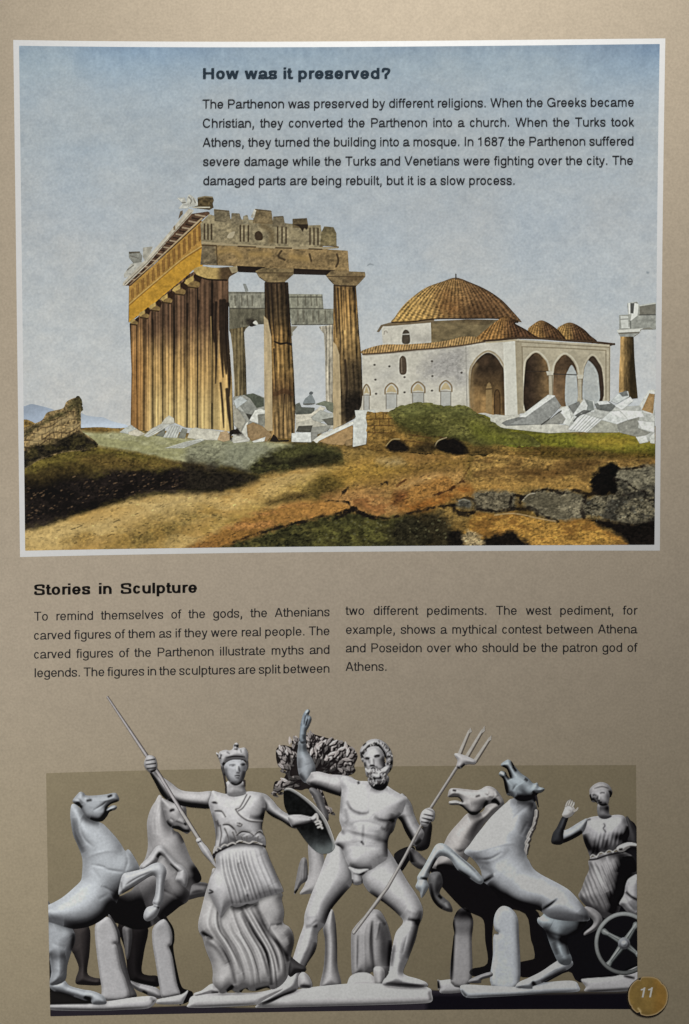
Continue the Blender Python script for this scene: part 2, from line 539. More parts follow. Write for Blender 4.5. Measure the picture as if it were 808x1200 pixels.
    if ch == 'P':
        y0, y1 = cap * 0.43, cap
        k = (y1 - y0) / 2
        return [st(78 + hs, 0, cap), L(80, cap - hh, W * .62, cap - hh), L(80, y0 + hh - 20, W * .62, y0 + hh - 20),
                P(arc(W * .60, (y0 + y1) / 2 - 10, W * .34 - hs, k - hh + 10, -90, 90, 22))]
    if ch in 'CG':
        q = [P(arc(W / 2, cap / 2, W / 2 - 45 - hs, cap / 2 + 10 - hh, 38, 322 if ch == 'C' else 345, 44))]
        if ch == 'G': q += [L(W * 0.54, cap * 0.45, W - 62, cap * 0.45), L(W - 62 - hs * .8, 0, W - 62 - hs * .8, cap * 0.45)]
        return q
    if ch == '6':
        return [P(arc(m, 225, rx, 235 - hh, 0, 360, 40)), P([(rs - 5, 560), (m + 70, 680), (m, 700 - hh), (l + 90, 600), (ls, 420), (ls, 240)])]
    if ch == '8': return [P(arc(m, 200, rx, 205 - hh, 0, 360, 36)), P(arc(m, 535, rx - 20, 170 - hh, 0, 360, 36))]
    if ch == '7': return [L(40, 700 - hh, W - 40, 700 - hh), P([(W - 60 - hs, 690 - hh), (W * .55, 430), (W * .42, 200), (W * .38, 0)])]
    if ch == '.': return [L(W / 2, 0, W / 2, H * 1.3)]
    if ch == ',': return [L(W / 2, 0, W / 2, H * 1.3), P([(W / 2 + 10, 5), (W / 2 - 5, -80), (W / 2 - 35, -130)])]
    if ch == '?':
        return [L(W / 2, 0, W / 2, H * 1.1), P(spl([(85 + hs, cap * .70), (W * .3, cap - hh - 10), (W / 2, cap - hh), (W * .72, cap - hh - 30), (W - 70 - hs, cap * .72), (W * .66, cap * .5), (W / 2, cap * .38), (W / 2, cap * .27)], False, 5))]
    return []


GLYPHS = {}


def glyph(ch, S, H, W, xh, cap):
    key = (ch, S, H, W)
    if key not in GLYPHS:
        X, Y = np.meshgrid(np.arange(-60, W + 90, 17.0), np.arange(-250, cap + 60, 17.0))
        F = np.full(X.shape, -9.0)
        for q in strokes(ch, S, H, W, xh, cap):
            Xs, Ys = X / (S / 2), Y / (H / 2)
            if q[0] == 'P':
                p = q[1] / [S / 2, H / 2]
                f = 1 - d_line(Xs, Ys, p)
            else:
                ax, ay, bx, by = q[1] / (S / 2), q[2] / (H / 2), q[3] / (S / 2), q[4] / (H / 2)
                ln = math.hypot(bx - ax, by - ay)
                ux, uy = (bx - ax) / ln, (by - ay) / ln
                t = (Xs - ax) * ux + (Ys - ay) * uy
                if abs(ux) > 0.05 and abs(uy) > 0.05:            # slanted: cut level with the line it stands on
                    y0, y1 = min(q[2], q[4]), max(q[2], q[4])
                    f = np.minimum(1 - np.abs((Ys - ay) * ux - (Xs - ax) * uy), np.minimum(Y - y0, y1 - Y) / (H / 2))
                else:
                    f = np.minimum(1 - np.abs((Ys - ay) * ux - (Xs - ax) * uy), np.minimum(t, ln - t))
            F = np.maximum(F, f)
        F[0] = F[-1] = -1; F[:, 0] = F[:, -1] = -1
        GLYPHS[key] = contour(X, Y, F)
    return GLYPHS[key]


def set_lines(name, lines, size, mat, parent, lift, S=100, H=83, wide=1.0, xh=523, cap=718, slant=0.0, track=0.0):
    """lines: (text, x0, y0, x1, y1) from the start to the end of each baseline; words are spread to fill the line"""
    vs, ls, ss, nv, nl = [], [], [], 0, 0
    for text, x0, y0, x1, y1 in lines:
        words = text.split(' ')
        wid = [sum(ADV[c] * wide + track for c in w) * size / 1000 for w in words]
        gap = (x1 - x0 - sum(wid)) / max(len(words) - 1, 1)
        if len(words) == 1: gap = 0
        x = x0
        for w, ww in zip(words, wid):
            for c in w:
                W = ADV[c] * wide
                V, _, lo, stt = glyph(c, S, H, W, xh, cap)
                gx = x + (V[:, 0] + slant * V[:, 1]) * size / 1000
                gy = y0 + (y1 - y0) * (gx - x0) / (x1 - x0) - V[:, 1] * size / 1000
                vs.append(np.stack([gx, gy], -1)); ls.append(lo[::-1] + nv); 
                ends = np.append(stt[1:], len(lo)); cnt = (ends - stt)[::-1]
                ss.append(np.concatenate([[0], np.cumsum(cnt)[:-1]]) + nl)
                nv += len(V); nl += len(lo)
                x += (W + track) * size / 1000
            x += gap
        print(name, text[:18], 'gap/size %.3f' % (gap / size))
    V = np.concatenate(vs)
    me = mesh_of(name, place(V[:, 0], V[:, 1], lift), np.concatenate(ls), np.concatenate(ss))
    return link(name, me, mat, parent)

# ------------------------------------------------------------------ the book page: one thing, everything printed on it is its parts
PAGE = bpy.data.objects.new('book_page', None)
COL.objects.link(PAGE)
PAGE['label'] = 'tan book page printed with a temple painting, text and a statue photograph'
PAGE['category'] = 'page'
U = 1.5e-5                                                   # ink film step


def page_sheet():
    x, y = np.meshgrid(np.arange(-38, 850, 4.0), np.arange(-44, 1252, 4.0))
    V, _, lo, st = contour(x, y, np.where((x > -37) & (x < 845) & (y > -43) & (y < 1247), 5.0, -5.0))
    X, Y = V[:, 0], V[:, 1]
    c = np.broadcast_to([0.424, 0.354, 0.268], (len(V), 3)).copy()
    # the printed tint yellows a little towards the foot of the page
    t = sst(700, 1150, Y)
    c *= 1 + t[:, None] * np.array([0.02, 0.02, -0.07])
    t = np.exp(-((X - 404) / 420.0) ** 2) * sst(250, 60, np.abs(Y - 760))
    c *= 1 + t[:, None] * np.array([0.0, 0.01, 0.05])
    co = place(X, Y, 0.0)
    o = link('paper_sheet', mesh_of('paper_sheet', co, lo, st, c), M_PAPER, PAGE)
    return o


page_sheet()
# the rest of the book under the open page
cor = [place(px, py)[0] for px, py in ((-37, -43), (845, -43), (845, 1247), (-37, 1247))]
co = [(q[0], q[1], z) for z in (-0.0065, -0.0165) for q in cor]
fs = [(3, 2, 1, 0), (4, 5, 6, 7), (0, 1, 5, 4), (1, 2, 6, 5), (2, 3, 7, 6), (3, 0, 4, 7)]
stack = mesh_of('page_stack', co, [i for f in fs for i in f], list(range(0, 24, 4)))
link('page_stack', stack, M_EDGE, PAGE)


def edge(pts):
    p = np.array(pts, float)
    return lambda v, a=0, b=1: np.interp(v, p[:, a], p[:, b])


def frame_field(top, bot, lef, rig):
    return lambda X, Y: np.minimum(np.minimum(Y - top(X), bot(X) - Y), np.minimum(X - lef(Y), rig(Y) - X))


def smooth_edge(pts, along):
    p = np.array(pts, float)
    k = np.polyfit(p[:, along], p[:, 1 - along], min(3, len(p) - 1))
    return lambda v: np.polyval(k, v)


F_IN = frame_field(smooth_edge([(22.5, 53.6), (250, 55.4), (404, 55.2), (600, 53.4), (773, 51.6)], 0),
                   smooth_edge([(30, 645.3), (200, 642.4), (404, 640.2), (600, 639), (767, 638.4)], 0),
                   smooth_edge([(22.6, 54), (25.2, 250), (27.6, 450), (29.8, 645)], 1),
                   smooth_edge([(773.4, 52), (770.5, 250), (768.8, 450), (767.2, 638)], 1))

def sheet(top, bot, lef, rig, nx=190, ny=150):
    """a sheet with four gently curved edges and sharp corners"""
    s, t = np.meshgrid(np.linspace(0, 1, nx), np.linspace(0, 1, ny))
    x, y = 20 + 740 * s, 50 + 590 * t
    for _ in range(5):
        y = top(x) * (1 - t) + bot(x) * t
        x = lef(y) * (1 - s) + rig(y) * s
    i = np.arange(nx * ny).reshape(ny, nx)
    q = np.stack([i[1:, :-1], i[1:, 1:], i[:-1, 1:], i[:-1, :-1]], -1).reshape(-1)
    return np.stack([x.ravel(), y.ravel()], -1), q, np.arange(0, len(q), 4)


V, lo, st = sheet(smooth_edge([(16, 46.8), (250, 48.8), (404, 48.6), (600, 46.8), (780, 45)], 0),
                  smooth_edge([(24, 652.8), (200, 649.2), (404, 646.6), (600, 645.6), (774, 645.2)], 0),
                  smooth_edge([(15.8, 47), (18.5, 250), (21, 450), (23.8, 653)], 1),
                  smooth_edge([(780, 45), (777, 250), (775, 450), (773.6, 645)], 1))
PICTURE = link('temple_painting', mesh_of('temple_painting', place(V[:, 0], V[:, 1], U), lo, st), M_BORDER, PAGE)
PICTURE['label'] = 'white bordered watercolour print of a ruined temple and a domed mosque'

set_lines('heading', [('How was it preserved?', 237, 92.6, 459, 92.3)], 17.6, M_HEAD, PAGE, 20 * U, S=184, H=128, wide=1.235, xh=550, track=2)
T1 = [('The Parthenon was preserved by different religions. When the Greeks became', 237.5, 127.2, 743.5, 124.8),
      ('Christian, they converted the Parthenon into a church. When the Turks took', 237.5, 149.6, 743.5, 148.0),
      ('Athens, they turned the building into a mosque. In 1687 the Parthenon suffered', 237.7, 172.0, 743, 170.4),
      ('severe damage while the Turks and Venetians were fighting over the city. The', 238, 194.4, 742.4, 193.0),
      ('damaged parts are being rebuilt, but it is a slow process.', 238, 216.8, 604.5, 216.4)]
SZ = 14.6
set_lines('paragraph', T1, SZ, M_TEXT, PAGE, 20 * U)
set_lines('heading', [('Stories in Sculpture', 39.5, 697.4, 232, 694.6)], 17.4, M_HEAD2, PAGE, 3 * U, S=184, H=128, wide=1.235, xh=550, track=2)
T2 = [('To remind themselves of the gods, the Athenians', 40, 727.4, 387, 722.0),
      ('carved figures of them as if they were real people. The', 39.6, 749.6, 387, 744.2),
      ('carved figures of the Parthenon illustrate myths and', 39.6, 771.8, 387, 766.2),
      ('legends. The figures in the sculptures are split between', 40, 793.6, 387, 788.2)]
set_lines('paragraph', T2, SZ, M_TEXT, PAGE, 3 * U)
T3 = [('two different pediments. The west pediment, for', 405, 720.6, 747, 720.2),
      ('example, shows a mythical contest between Athena', 405, 742.8, 747, 742.2),
      ('and Poseidon over who should be the patron god of', 405, 764.4, 747, 763.8),
      ('Athens.', 405, 786.2, 453.5, 786)]
set_lines('paragraph', T3, SZ, M_TEXT, PAGE, 3 * U)

# ------------------------------------------------------------------ the printed watercolour
QA, QB, QC, QD, QE = Z(140, 220, 808 / 150), Z(140, 360, 808 / 150), Z(230, 220, 808 / 210), Z(260, 320, 808 / 180), Z(410, 310, 4.04)
QF, QG, QH, QI, QJ = Z(570, 340, 808 / 210), Z(20, 440, 808 / 220), Z(220, 470, 808 / 260), Z(370, 460, 808 / 210), Z(560, 440, 808 / 230)


def tex(amp, sx, sy, seed, oct=4):
    return lambda X, Y: amp * fbm(X, Y, sx, sy, seed, oct)


def sky_ink(X, Y):
    ys = [50, 62, 80, 110, 170, 260, 350, 450, 520]
    cs = np.array([(138, 156, 174), (150, 168, 184), (158, 174, 187), (164, 176, 186), (168, 177, 184), (173, 180, 186), (181, 187, 191), (190, 193, 194), (192, 195, 196)]) / 255.0
    c = np.stack([np.interp(Y, ys, cs[:, k]) for k in range(3)], -1)
    d = sst(120, 48, Y) * (sst(60, 140, X) * sst(330, 200, X) * .06 + sst(600, 760, X) * .10)
    c = c * (1 - d[..., None] * np.array([1.3, .9, .4]))
    d = sst(120, 60, Y) * sst(110, 30, X) * .05
    c = c * (1 + d[..., None] * np.array([1, .6, .1]))
    bl = fbm(X, Y, 90, 60, 61)
    c = c + .009 * bl[..., None] * np.array([-1.1, -.1, 1.0])
    n = 0.016 * fbm(X, Y, 70, 34, 3) + 0.022 * fbm(X, Y, 14, 9, 8) + 0.022 * fbm(X, Y, 3, 3, 12, 2)
    streak = 0.05 * sst(95, 50, Y) * fbm(X, Y, 9, 40, 31)
    return np.clip(c * (1 + (n + streak)[..., None] * np.array([1.15, 1, .8])), 0, 1)


S = Layer(20, 48, 776, 648, 1.0)
S.F = F_IN(S.X, S.Y); S.C = sky_ink(S.X, S.Y)
S.line([(431, 311), (434, 309.5), (438, 310.5)], [.8, 1.6, .8], rgb(128, 136, 142))
S.fill([(758, 318), (761, 319), (760, 321), (758, 320)], rgb(138, 147, 154), grow=False)
S.build('painted_sky', M_INK, PICTURE, 2 * U)

S = Layer(20, 465, 175, 512, .8, clip=F_IN)
S.fill(QG('20,140 35,132 62,123 90,128 130,138 160,150 200,190 200,250 20,260'), lambda X, Y, s: rgb(150, 162, 178) * (1 + .06 * fbm(X, Y, 20, 8, 4)[..., None] + .16 * sst(478, 500, Y)[..., None]))
S.fill(QG('270,165 300,172 340,178 372,180 405,195 440,205 475,215 475,240 260,245'), lambda X, Y, s: rgb(162, 172, 184) * (1 + .05 * fbm(X, Y, 20, 8, 4)[..., None] + .18 * sst(487, 500, Y)[..., None]))
S.build('painted_mountain', M_INK, PICTURE, 2.6 * U)

# ---- the ground with its banks, rocks and cracks
S = Layer(20, 480, 776, 648, .9, clip=F_IN)
jag = lambda X, Y, a=3.0, sx=9, seed=2: a * fbm(X, Y, sx, sx, seed)


def area(pts, col, amp=.22, sx=12, sy=7, seed=1, soft=1.5, jit=2.0, alpha=1.0, col2=None, grow=True):
    """a brushed patch of ground: ragged edge, broken colour"""
    p = spl(pts, True, 4)
    w = S.win(p, 6)
    X, Y = S.X[w], S.Y[w]
    sd = sd_poly(X, Y, p) + jit * fbm(X, Y, 7, 5, seed + 40)
    n = fbm(X, Y, sx, sy, seed) * .6 + fbm(X, Y, 2.6, 2.0, seed + 9, 3) * .6
    c = np.asarray(col) * (1 + amp * n)[..., None]
    c = c * (1 - 1.1 * amp * sst(.1, .8, fbm(X, Y, 3.4, 2.4, seed + 21, 3)) + .5 * amp * sst(.35, .9, fbm(X, Y, 4, 2.6, seed + 23, 2)))[..., None]
    if col2 is not None:
        t = sst(-.15, .45, fbm(X, Y, sx * 1.6, sy * 1.4, seed + 70, 4))[..., None]
        c = c * (1 - t) + np.asarray(col2) * (1 + amp * n)[..., None] * t
    S.put(w, sd, c, alpha, grow, soft * 1.7)


def crack(pts, width, col=rgb(24, 19, 17), alpha=.95, seed=3):
    p = spl(pts, False, 4)
    w0 = np.interp(np.linspace(0, 1, len(p)), np.linspace(0, 1, len(np.atleast_1d(width))), np.atleast_1d(width)) / 2 if np.ndim(width) else np.full(len(p), width / 2)
    w = S.win(p, 8 + w0.max())
    X, Y = S.X[w], S.Y[w]
    sd = d_line(X, Y, p, w0 * .62) + 1.5 * fbm(X, Y, 5, 4, seed) + .5 * fbm(X, Y, 2, 2, seed + 2)
    S.put(w, sd, col, alpha * .85 * sst(-.8, .2, fbm(X, Y, 9, 9, seed + 5)), False, .9)


area(PX('10,502 60,502 110,501 170,503 300,512 440,505 600,506 790,506 790,670 10,670'), rgb(150, 120, 66), .25, 24, 10, 2, col2=rgb(118, 92, 48), jit=.6)
area(QG('250,235 340,245 500,243 640,258 808,275') + QH('60,130 200,140 340,150 400,165 330,215 230,260 100,230') + QG('700,372 560,342 420,318 340,300'), rgb(186, 182, 142), .10, 22, 7, 4, jit=.8, col2=rgb(168, 164, 120))
area(QH('0,168 60,150 130,145 200,150 290,160 330,175 250,225 215,262 120,262 60,230 0,215'), rgb(156, 154, 128), .16, 14, 9, 6, col2=rgb(126, 124, 98), jit=1.5, soft=3)
area(QH('150,150 230,150 290,170 240,215 190,240 130,230'), rgb(164, 164, 142), .12, 10, 6, 5, soft=4, alpha=.7)
# dark hill on the left
area(QG('28,410 120,352 200,325 300,300 420,318 560,342 700,375 780,400 830,420') + QH('140,235 240,270 250,285 130,330 0,335') + QG('600,518 450,547 300,592 150,642 28,672'), rgb(112, 98, 46), .25, 26, 8, 7, col2=rgb(88, 74, 38), jit=1.2)
area(QG('26,455 90,425 200,398 280,402 330,430 400,405 500,395 560,398 600,405 700,388 760,400 830,430') + QH('80,245 170,262 245,280 130,328 0,333') + QG('600,516 450,545 300,590 150,640 28,670'), rgb(31, 25, 23), .35, 16, 8, 9, soft=3.5, jit=4, col2=rgb(20, 16, 15))
area(QG('26,440 90,408 180,380 260,372 320,420 200,440 90,470'), rgb(78, 64, 32), .3, 9, 5, 11, soft=4, alpha=.75)
area(QG('270,345 420,350 560,365 680,385 560,400 420,400 300,380'), rgb(120, 96, 50), .3, 10, 5, 12, soft=3, alpha=.75)
rs = np.random.RandomState(11)
for k in range(150):
    u = rs.uniform(0, 1); x = 30 + 190 * u ** 1.2
    y = np.interp(x, [30, 90, 140, 220, 260], [rs.uniform(572, 615), rs.uniform(555, 598), rs.uniform(552, 584), rs.uniform(556, 574), 560])
    l = rs.uniform(.5, 2.6)
    S.line([(x, y), (x + l, y - l * .35)], rs.uniform(.5, 1.4), rgb(*(np.array((104, 82, 62)) * rs.uniform(.5, 1.25))), smooth=False, alpha=.75)
# light ground below it
area(QG('26,678 100,660 200,625 300,592 450,547 600,519 700,512 830,500') + QH('130,330 250,292 350,258 450,240 570,236 640,260 600,330 500,370 330,395 200,440 60,510 -10,535') + QG('600,780 20,780'), rgb(214, 178, 112), .10, 34, 12, 13, col2=rgb(196, 156, 90), jit=1.2)
area(QG('26,690 200,655 420,600 560,540 780,520 640,600 420,660 260,700 100,720'), rgb(224, 194, 134), .09, 24, 9, 14, soft=8, alpha=.65)
area(QG('380,750 440,690 560,640 680,600 808,570 860,600 760,650 640,720 560,760'), rgb(122, 102, 54), .3, 9, 6, 15, soft=7, alpha=.7, col2=rgb(150, 120, 60), jit=5)
area(QG('200,720 260,685 320,680 300,720'), rgb(150, 118, 60), .3, 6, 5, 16, soft=5, alpha=.7)
area(QH('60,470 200,400 330,340 430,290 560,250 640,270 600,330 470,350 330,390 180,450'), rgb(158, 132, 60), .22, 14, 7, 17, soft=5, alpha=.6, col2=rgb(168, 136, 66), jit=3)
area(QH('430,335 480,290 560,280 600,300 520,345 460,350'), rgb(84, 70, 32), .35, 7, 5, 18, soft=5, alpha=.85, jit=3)
area(QH('280,372 350,345 430,335 430,352 340,372'), rgb(70, 54, 28), .35, 7, 5, 19, soft=3, alpha=.8)
# dark bushes under the temple
area(QH('222,240 270,205 330,178 420,152 500,160 548,180 566,205 560,228 470,236 400,246 300,262 240,272'), rgb(64, 62, 36), .35, 9, 5, 20, col2=rgb(42, 40, 26), jit=2.5, soft=2)
area(QH('330,190 420,158 500,163 545,185 440,185 350,210'), rgb(100, 98, 56), .28, 10, 5, 21, soft=4, alpha=.7)
area(QH('390,215 470,200 545,205 520,230 430,236'), rgb(36, 33, 22), .3, 8, 5, 22, soft=4, alpha=.8)
area(QH('0,215 90,235 170,250 235,262 250,282 140,322 0,330'), rgb(38, 33, 26), .4, 9, 6, 23, soft=4, alpha=.8, jit=3)
# orange bank
area(QH('20,535 120,470 230,415 330,382 450,364 540,372 600,388 590,412 470,436 350,466 220,505 130,535'), rgb(180, 126, 70), .2, 22, 7, 24, col2=rgb(170, 122, 62), jit=2.5, soft=2.5)
area(QH('340,400 450,372 580,388 560,410 430,428 340,440'), rgb(180, 128, 66), .16, 20, 6, 25, soft=4, alpha=.85)
area(QH('0,540 120,490 260,470 160,535'), rgb(138, 96, 46), .3, 10, 6, 26, soft=4, alpha=.7)
# middle ground right of centre
area(QI('140,330 220,300 330,285 560,270 700,265 830,280 830,420 700,440 560,480 300,560 180,520 20,470 60,380'), rgb(180, 138, 80), .2, 20, 10, 27, col2=rgb(160, 120, 66), jit=2, soft=3)
area(QI('20,380 140,320 300,290 420,330 330,390 220,400 100,450'), rgb(178, 140, 62), .2, 16, 8, 28, soft=6, alpha=.8, col2=rgb(150, 118, 52))
area(QI('280,300 380,300 400,325 300,322'), rgb(190, 165, 120), .15, 12, 4, 29, soft=3, alpha=.8)
area(QI('380,340 560,300 720,290 700,330 560,350 420,370'), rgb(120, 92, 40), .25, 16, 6, 29, soft=5, alpha=.7)
area(QI('0,392 60,380 120,400 100,440 40,470 0,480'), rgb(86, 72, 34), .35, 8, 5, 30, soft=4, alpha=.85, jit=3)
area(QI('40,470 160,440 260,450 340,480 420,520 300,560 190,530 90,490'), rgb(190, 138, 82), .22, 12, 6, 31, soft=4, alpha=.85, col2=rgb(154, 102, 58))
area(QI('345,495 350,462 372,438 420,402 500,372 548,364 590,378 625,410 600,440 520,462 440,492 400,505'), rgb(174, 124, 64), .2, 18, 6, 32, jit=1.2, soft=1.2)
area(QI('362,440 420,402 500,372 548,364 575,374 520,392 430,425 390,450'), rgb(202, 158, 98), .10, 18, 5, 33, jit=1, soft=2.5)
area(QI('350,495 356,462 380,445 410,455 400,490 370,505'), rgb(112, 70, 38), .25, 8, 5, 34, jit=1, soft=2.5)
area(QI('380,520 480,480 580,450 660,420 760,400 808,410 808,440 660,470 560,505 430,545'), rgb(186, 128, 62), .2, 14, 6, 35, soft=3, alpha=.85, col2=rgb(160, 100, 44))
area(QI('0,498 60,490 140,505 150,535 80,560 0,580'), rgb(180, 128, 66), .14, 16, 5, 36, jit=1.5)
area(QI('700,290 740,300 808,290 830,360 760,380 700,390 690,340'), rgb(98, 84, 36), .3, 10, 6, 37, soft=5, alpha=.8)
crack(QI('112,470 135,440 165,415 208,408'), [3, 6, 5, 2])
crack(QI('300,412 318,405 325,418'), 4.5)
crack(QI('46,490 100,488 150,495'), [1, 2.5, 3])
crack(QI('358,438 380,410 420,385'), [3, 2.2, 1], rgb(80, 44, 24))
crack(QI('420,480 520,465 600,440 640,410 670,400'), [1, 1.5, 3, 4, 5], rgb(60, 34, 22))
crack(QI('600,440 650,405 685,350 720,310'), [5, 4, 2, 1], rgb(70, 44, 22), .8)
# bottom thickets
area(QH('120,540 300,472 420,435 520,420 600,405 700,425 830,425 830,545 120,545'), rgb(58, 56, 32), .35, 9, 6, 38, col2=rgb(88, 82, 44), jit=3, soft=2)
area(QI('0,600 100,590 250,580 350,600 330,660 200,690 0,690'), rgb(98, 94, 48), .35, 8, 6, 39, soft=5, alpha=.75, col2=rgb(62, 58, 32), jit=4)
area(QI('380,570 480,540 560,545 610,600 620,700 400,700 330,640'), rgb(44, 40, 28), .4, 8, 6, 40, soft=4, alpha=.9, jit=4)
crack(QH('130,530 230,490 330,462 450,430 560,405 600,398'), [3, 3, 4, 4, 5, 8])
crack(QI('86,575 130,548 170,520 200,545 260,560 330,565 400,552 480,530 560,512 630,510'), [5, 10, 10, 8, 5, 3, 3, 4, 5, 6])
crack(QI('150,500 175,530 270,570'), [4, 9, 4])
for k in range(60):
    x, y = QI('%f,%f' % (rs.uniform(0, 610), rs.uniform(575, 690)))[0]
    S.line([(x, y), (x + rs.uniform(-2, 2), y + rs.uniform(-1, 1))], rs.uniform(.6, 2.2), rgb(*(np.array((132, 128, 92)) * rs.uniform(.5, 1.1))), alpha=.55, smooth=False)
# right side
area(QJ('-10,150 60,180 110,205 200,212 300,215 400,240 500,236 580,232 640,248 690,270 740,285 740,330 560,318 400,300 200,285 -10,250'), rgb(122, 118, 42), .2, 22, 6, 41, col2=rgb(100, 98, 36), jit=1.5)
area(QJ('420,262 520,248 600,245 660,265 690,285 560,298 440,285'), rgb(172, 146, 56), .15, 18, 5, 42, soft=4, alpha=.85)
area(QJ('-10,255 150,280 320,300 520,312 740,318 740,350 560,340 420,345 300,340 120,330 -10,325'), rgb(86, 68, 30), .35, 16, 4, 43, soft=3, alpha=.9)
area(QJ('-10,330 120,320 300,345 520,345 740,345 740,380 600,380 520,370 460,430 470,470 330,470 200,462 130,490 -10,475'), rgb(170, 134, 74), .26, 18, 6, 44, col2=rgb(134, 102, 56), jit=2)
area(QJ('180,400 260,380 360,395 300,420'), rgb(84, 58, 30), .3, 10, 4, 45, soft=4, alpha=.7)
area(QJ('370,365 460,355 500,370 400,380'), rgb(70, 50, 26), .3, 10, 3, 46, soft=3, alpha=.8)
area(QJ('-10,440 120,435 300,432 440,430 460,462 330,466 200,458 100,478 -10,470'), rgb(182, 138, 72), .2, 14, 5, 47, soft=4, alpha=.7)
area(QJ('-10,478 60,475 135,482 160,500 150,545 80,562 -10,548'), rgb(118, 108, 88), .3, 8, 5, 48, jit=2)
area(QJ('178,505 230,480 300,472 390,480 450,500 460,540 440,590 340,602 260,575 200,545'), rgb(136, 126, 104), .28, 9, 6, 49, jit=2, col2=rgb(104, 96, 78))
area(QJ('560,392 640,385 740,378 740,610 600,612 500,590 440,560 470,500 560,482'), rgb(108, 100, 82), .42, 8, 6, 50, jit=2, col2=rgb(64, 60, 52))
area(QJ('560,392 650,386 740,382 740,440 680,460 600,440 565,425'), rgb(140, 132, 112), .25, 10, 5, 51, soft=3, alpha=.85)
area(QJ('-10,570 60,572 130,568 200,580 260,592 340,605 420,590 480,605 540,640 600,675 660,700 640,720 -10,720'), rgb(190, 142, 68), .22, 14, 7, 52, col2=rgb(150, 106, 50), jit=2)
area(QJ('470,590 560,605 640,608 740,598 740,720 650,720 600,670 540,635'), rgb(22, 18, 16), .3, 12, 7, 53, jit=2.5, soft=2)
area(QJ('0,700 30,665 80,655 130,640 180,670 215,700 150,720 20,720'), rgb(24, 20, 17), .3, 8, 5, 54, jit=3, soft=2)
area(QJ('460,432 478,405 500,400 505,378 545,360 578,375 566,420 575,470 530,492 495,485 470,465'), rgb(16, 14, 13), .3, 6, 5, 55, jit=3.5, soft=1.2)
crack(QJ('-10,548 60,558 110,555 150,550 220,550 260,575 320,595 330,600'), [5, 6, 5, 6, 9, 8, 6, 3])
crack(QJ('180,505 240,475 300,470 350,485 400,472 450,490 500,480'), [7, 6, 6, 7, 6, 7, 9])
crack(QJ('140,500 135,540 165,545 178,500 150,495'), [3, 4, 4, 4, 3])
crack(QJ('440,500 430,560 450,590 520,610'), [9, 8, 6, 4])
crack(QJ('575,385 640,384 685,372'), [3, 3, 6])
crack(QJ('560,430 610,440 650,470 690,480 690,505 735,515'), [4, 3, 3, 3, 5, 2])
crack(QJ('575,490 620,490 670,470'), [4, 2, 1], rgb(40, 34, 30), .8)
for k in range(90):
    x, y = QJ('%f,%f' % (rs.uniform(450, 728), rs.uniform(500, 600)))[0]
    S.line([(x, y), (x + rs.uniform(-2, 2), y + rs.uniform(-1, 1))], rs.uniform(.5, 1.6), rgb(*(np.array((150, 148, 134)) * rs.uniform(.3, 1.0))), alpha=.5, smooth=False)
S.line(QJ('185,515 210,490 235,485'), 1.2, rgb(190, 180, 160), alpha=.8)
S.line(QJ('70,575 150,568 260,590 320,600'), 1.3, rgb(205, 175, 130), alpha=.7)
crack(QI('640,482 680,475 715,492 718,530 690,548 640,540 625,515'), [6, 3, 3, 5, 8, 9, 7])
area(QI('640,485 680,480 708,495 700,525 660,520 638,510'), rgb(92, 88, 78), .3, 6, 4, 56, jit=1, soft=1.5)
S.line(QI('645,490 668,482 695,490'), 1.4, rgb(150, 146, 134), alpha=.8)
area(QI('600,640 640,615 670,640 660,700 600,700'), rgb(26, 22, 18), .3, 6, 5, 57, jit=3, soft=1.5)
area(QI('665,650 690,620 740,640 760,690 680,690'), rgb(172, 150, 112), .35, 6, 5, 58, jit=3, soft=1.5)
for k in range(2200):                                  # loose brush marks
    x, y = rs.uniform(30, 768), rs.uniform(512, 638)
    if y < np.interp(x, [30, 120, 200, 300, 500, 770], [575, 560, 545, 535, 535, 535]): continue
    i, j = int((y - S.y0) / S.st), int((x - S.x0) / S.st)
    c = S.C[i, j] * rs.choice([.45, .6, .75, 1.15, 1.3])
    l = rs.uniform(.6, 4) * (1.6 if k % 5 == 0 else 1)
    S.line([(x, y), (x + l, y - l * rs.uniform(-.25, .5))], rs.uniform(.4, 1.2), np.clip(c, 0, 1), alpha=.6, smooth=False)
S.build('painted_ground', M_INK, PICTURE, 3 * U)

# ---- ruined wall at the left edge
S = Layer(20, 460, 125, 556, .7, clip=F_IN)
S.fill(QG('20,245 60,215 108,192 130,160 165,150 200,140 215,112 250,96 272,100 276,180 278,235 300,255 335,280 345,300 300,320 200,332 100,362 20,398'), lambda X, Y, s: rgb(158, 130, 84) * (1 + .25 * fbm(X, Y, 7, 5, 3) + .2 * fbm(X, Y, 2, 2, 5, 2))[..., None])
for k in range(7):
    yy = 150 + 24 * k
    p = [(20 + (u - 0) / 3.673, 440 + (yy + 10 * math.sin(u * .05 + k) + (275 - u) * .28) / 3.673) for u in range(30, 278, 24)]
    S.line(p, 1.1, rgb(78, 60, 40), alpha=.75)
    for u in range(40 + 17 * (k % 2), 276, 34):
        y0 = 440 + (yy + 10 * math.sin(u * .05 + k) + (275 - u) * .28) / 3.673
        S.line([(20 + u / 3.673, y0), (20 + (u + rs.uniform(-6, 6)) / 3.673, y0 + 5.5)], 1.0, rgb(78, 60, 40), alpha=.75, smooth=False)
for q in ('80,260 120,240', '180,200 240,180', '220,225 260,215', '60,290 100,280', '140,235 180,225'):
    S.wash(QG(q), 3, rgb(196, 168, 116), .6)
area(QG('20,262 60,225 110,205 140,175 205,155 225,125 250,98 275,100 276,190 262,180 250,140 225,150 200,172 150,190 110,215 60,245 20,275'), rgb(82, 74, 44), .35, 5, 4, 5, soft=1.5, alpha=.9, jit=2.5)
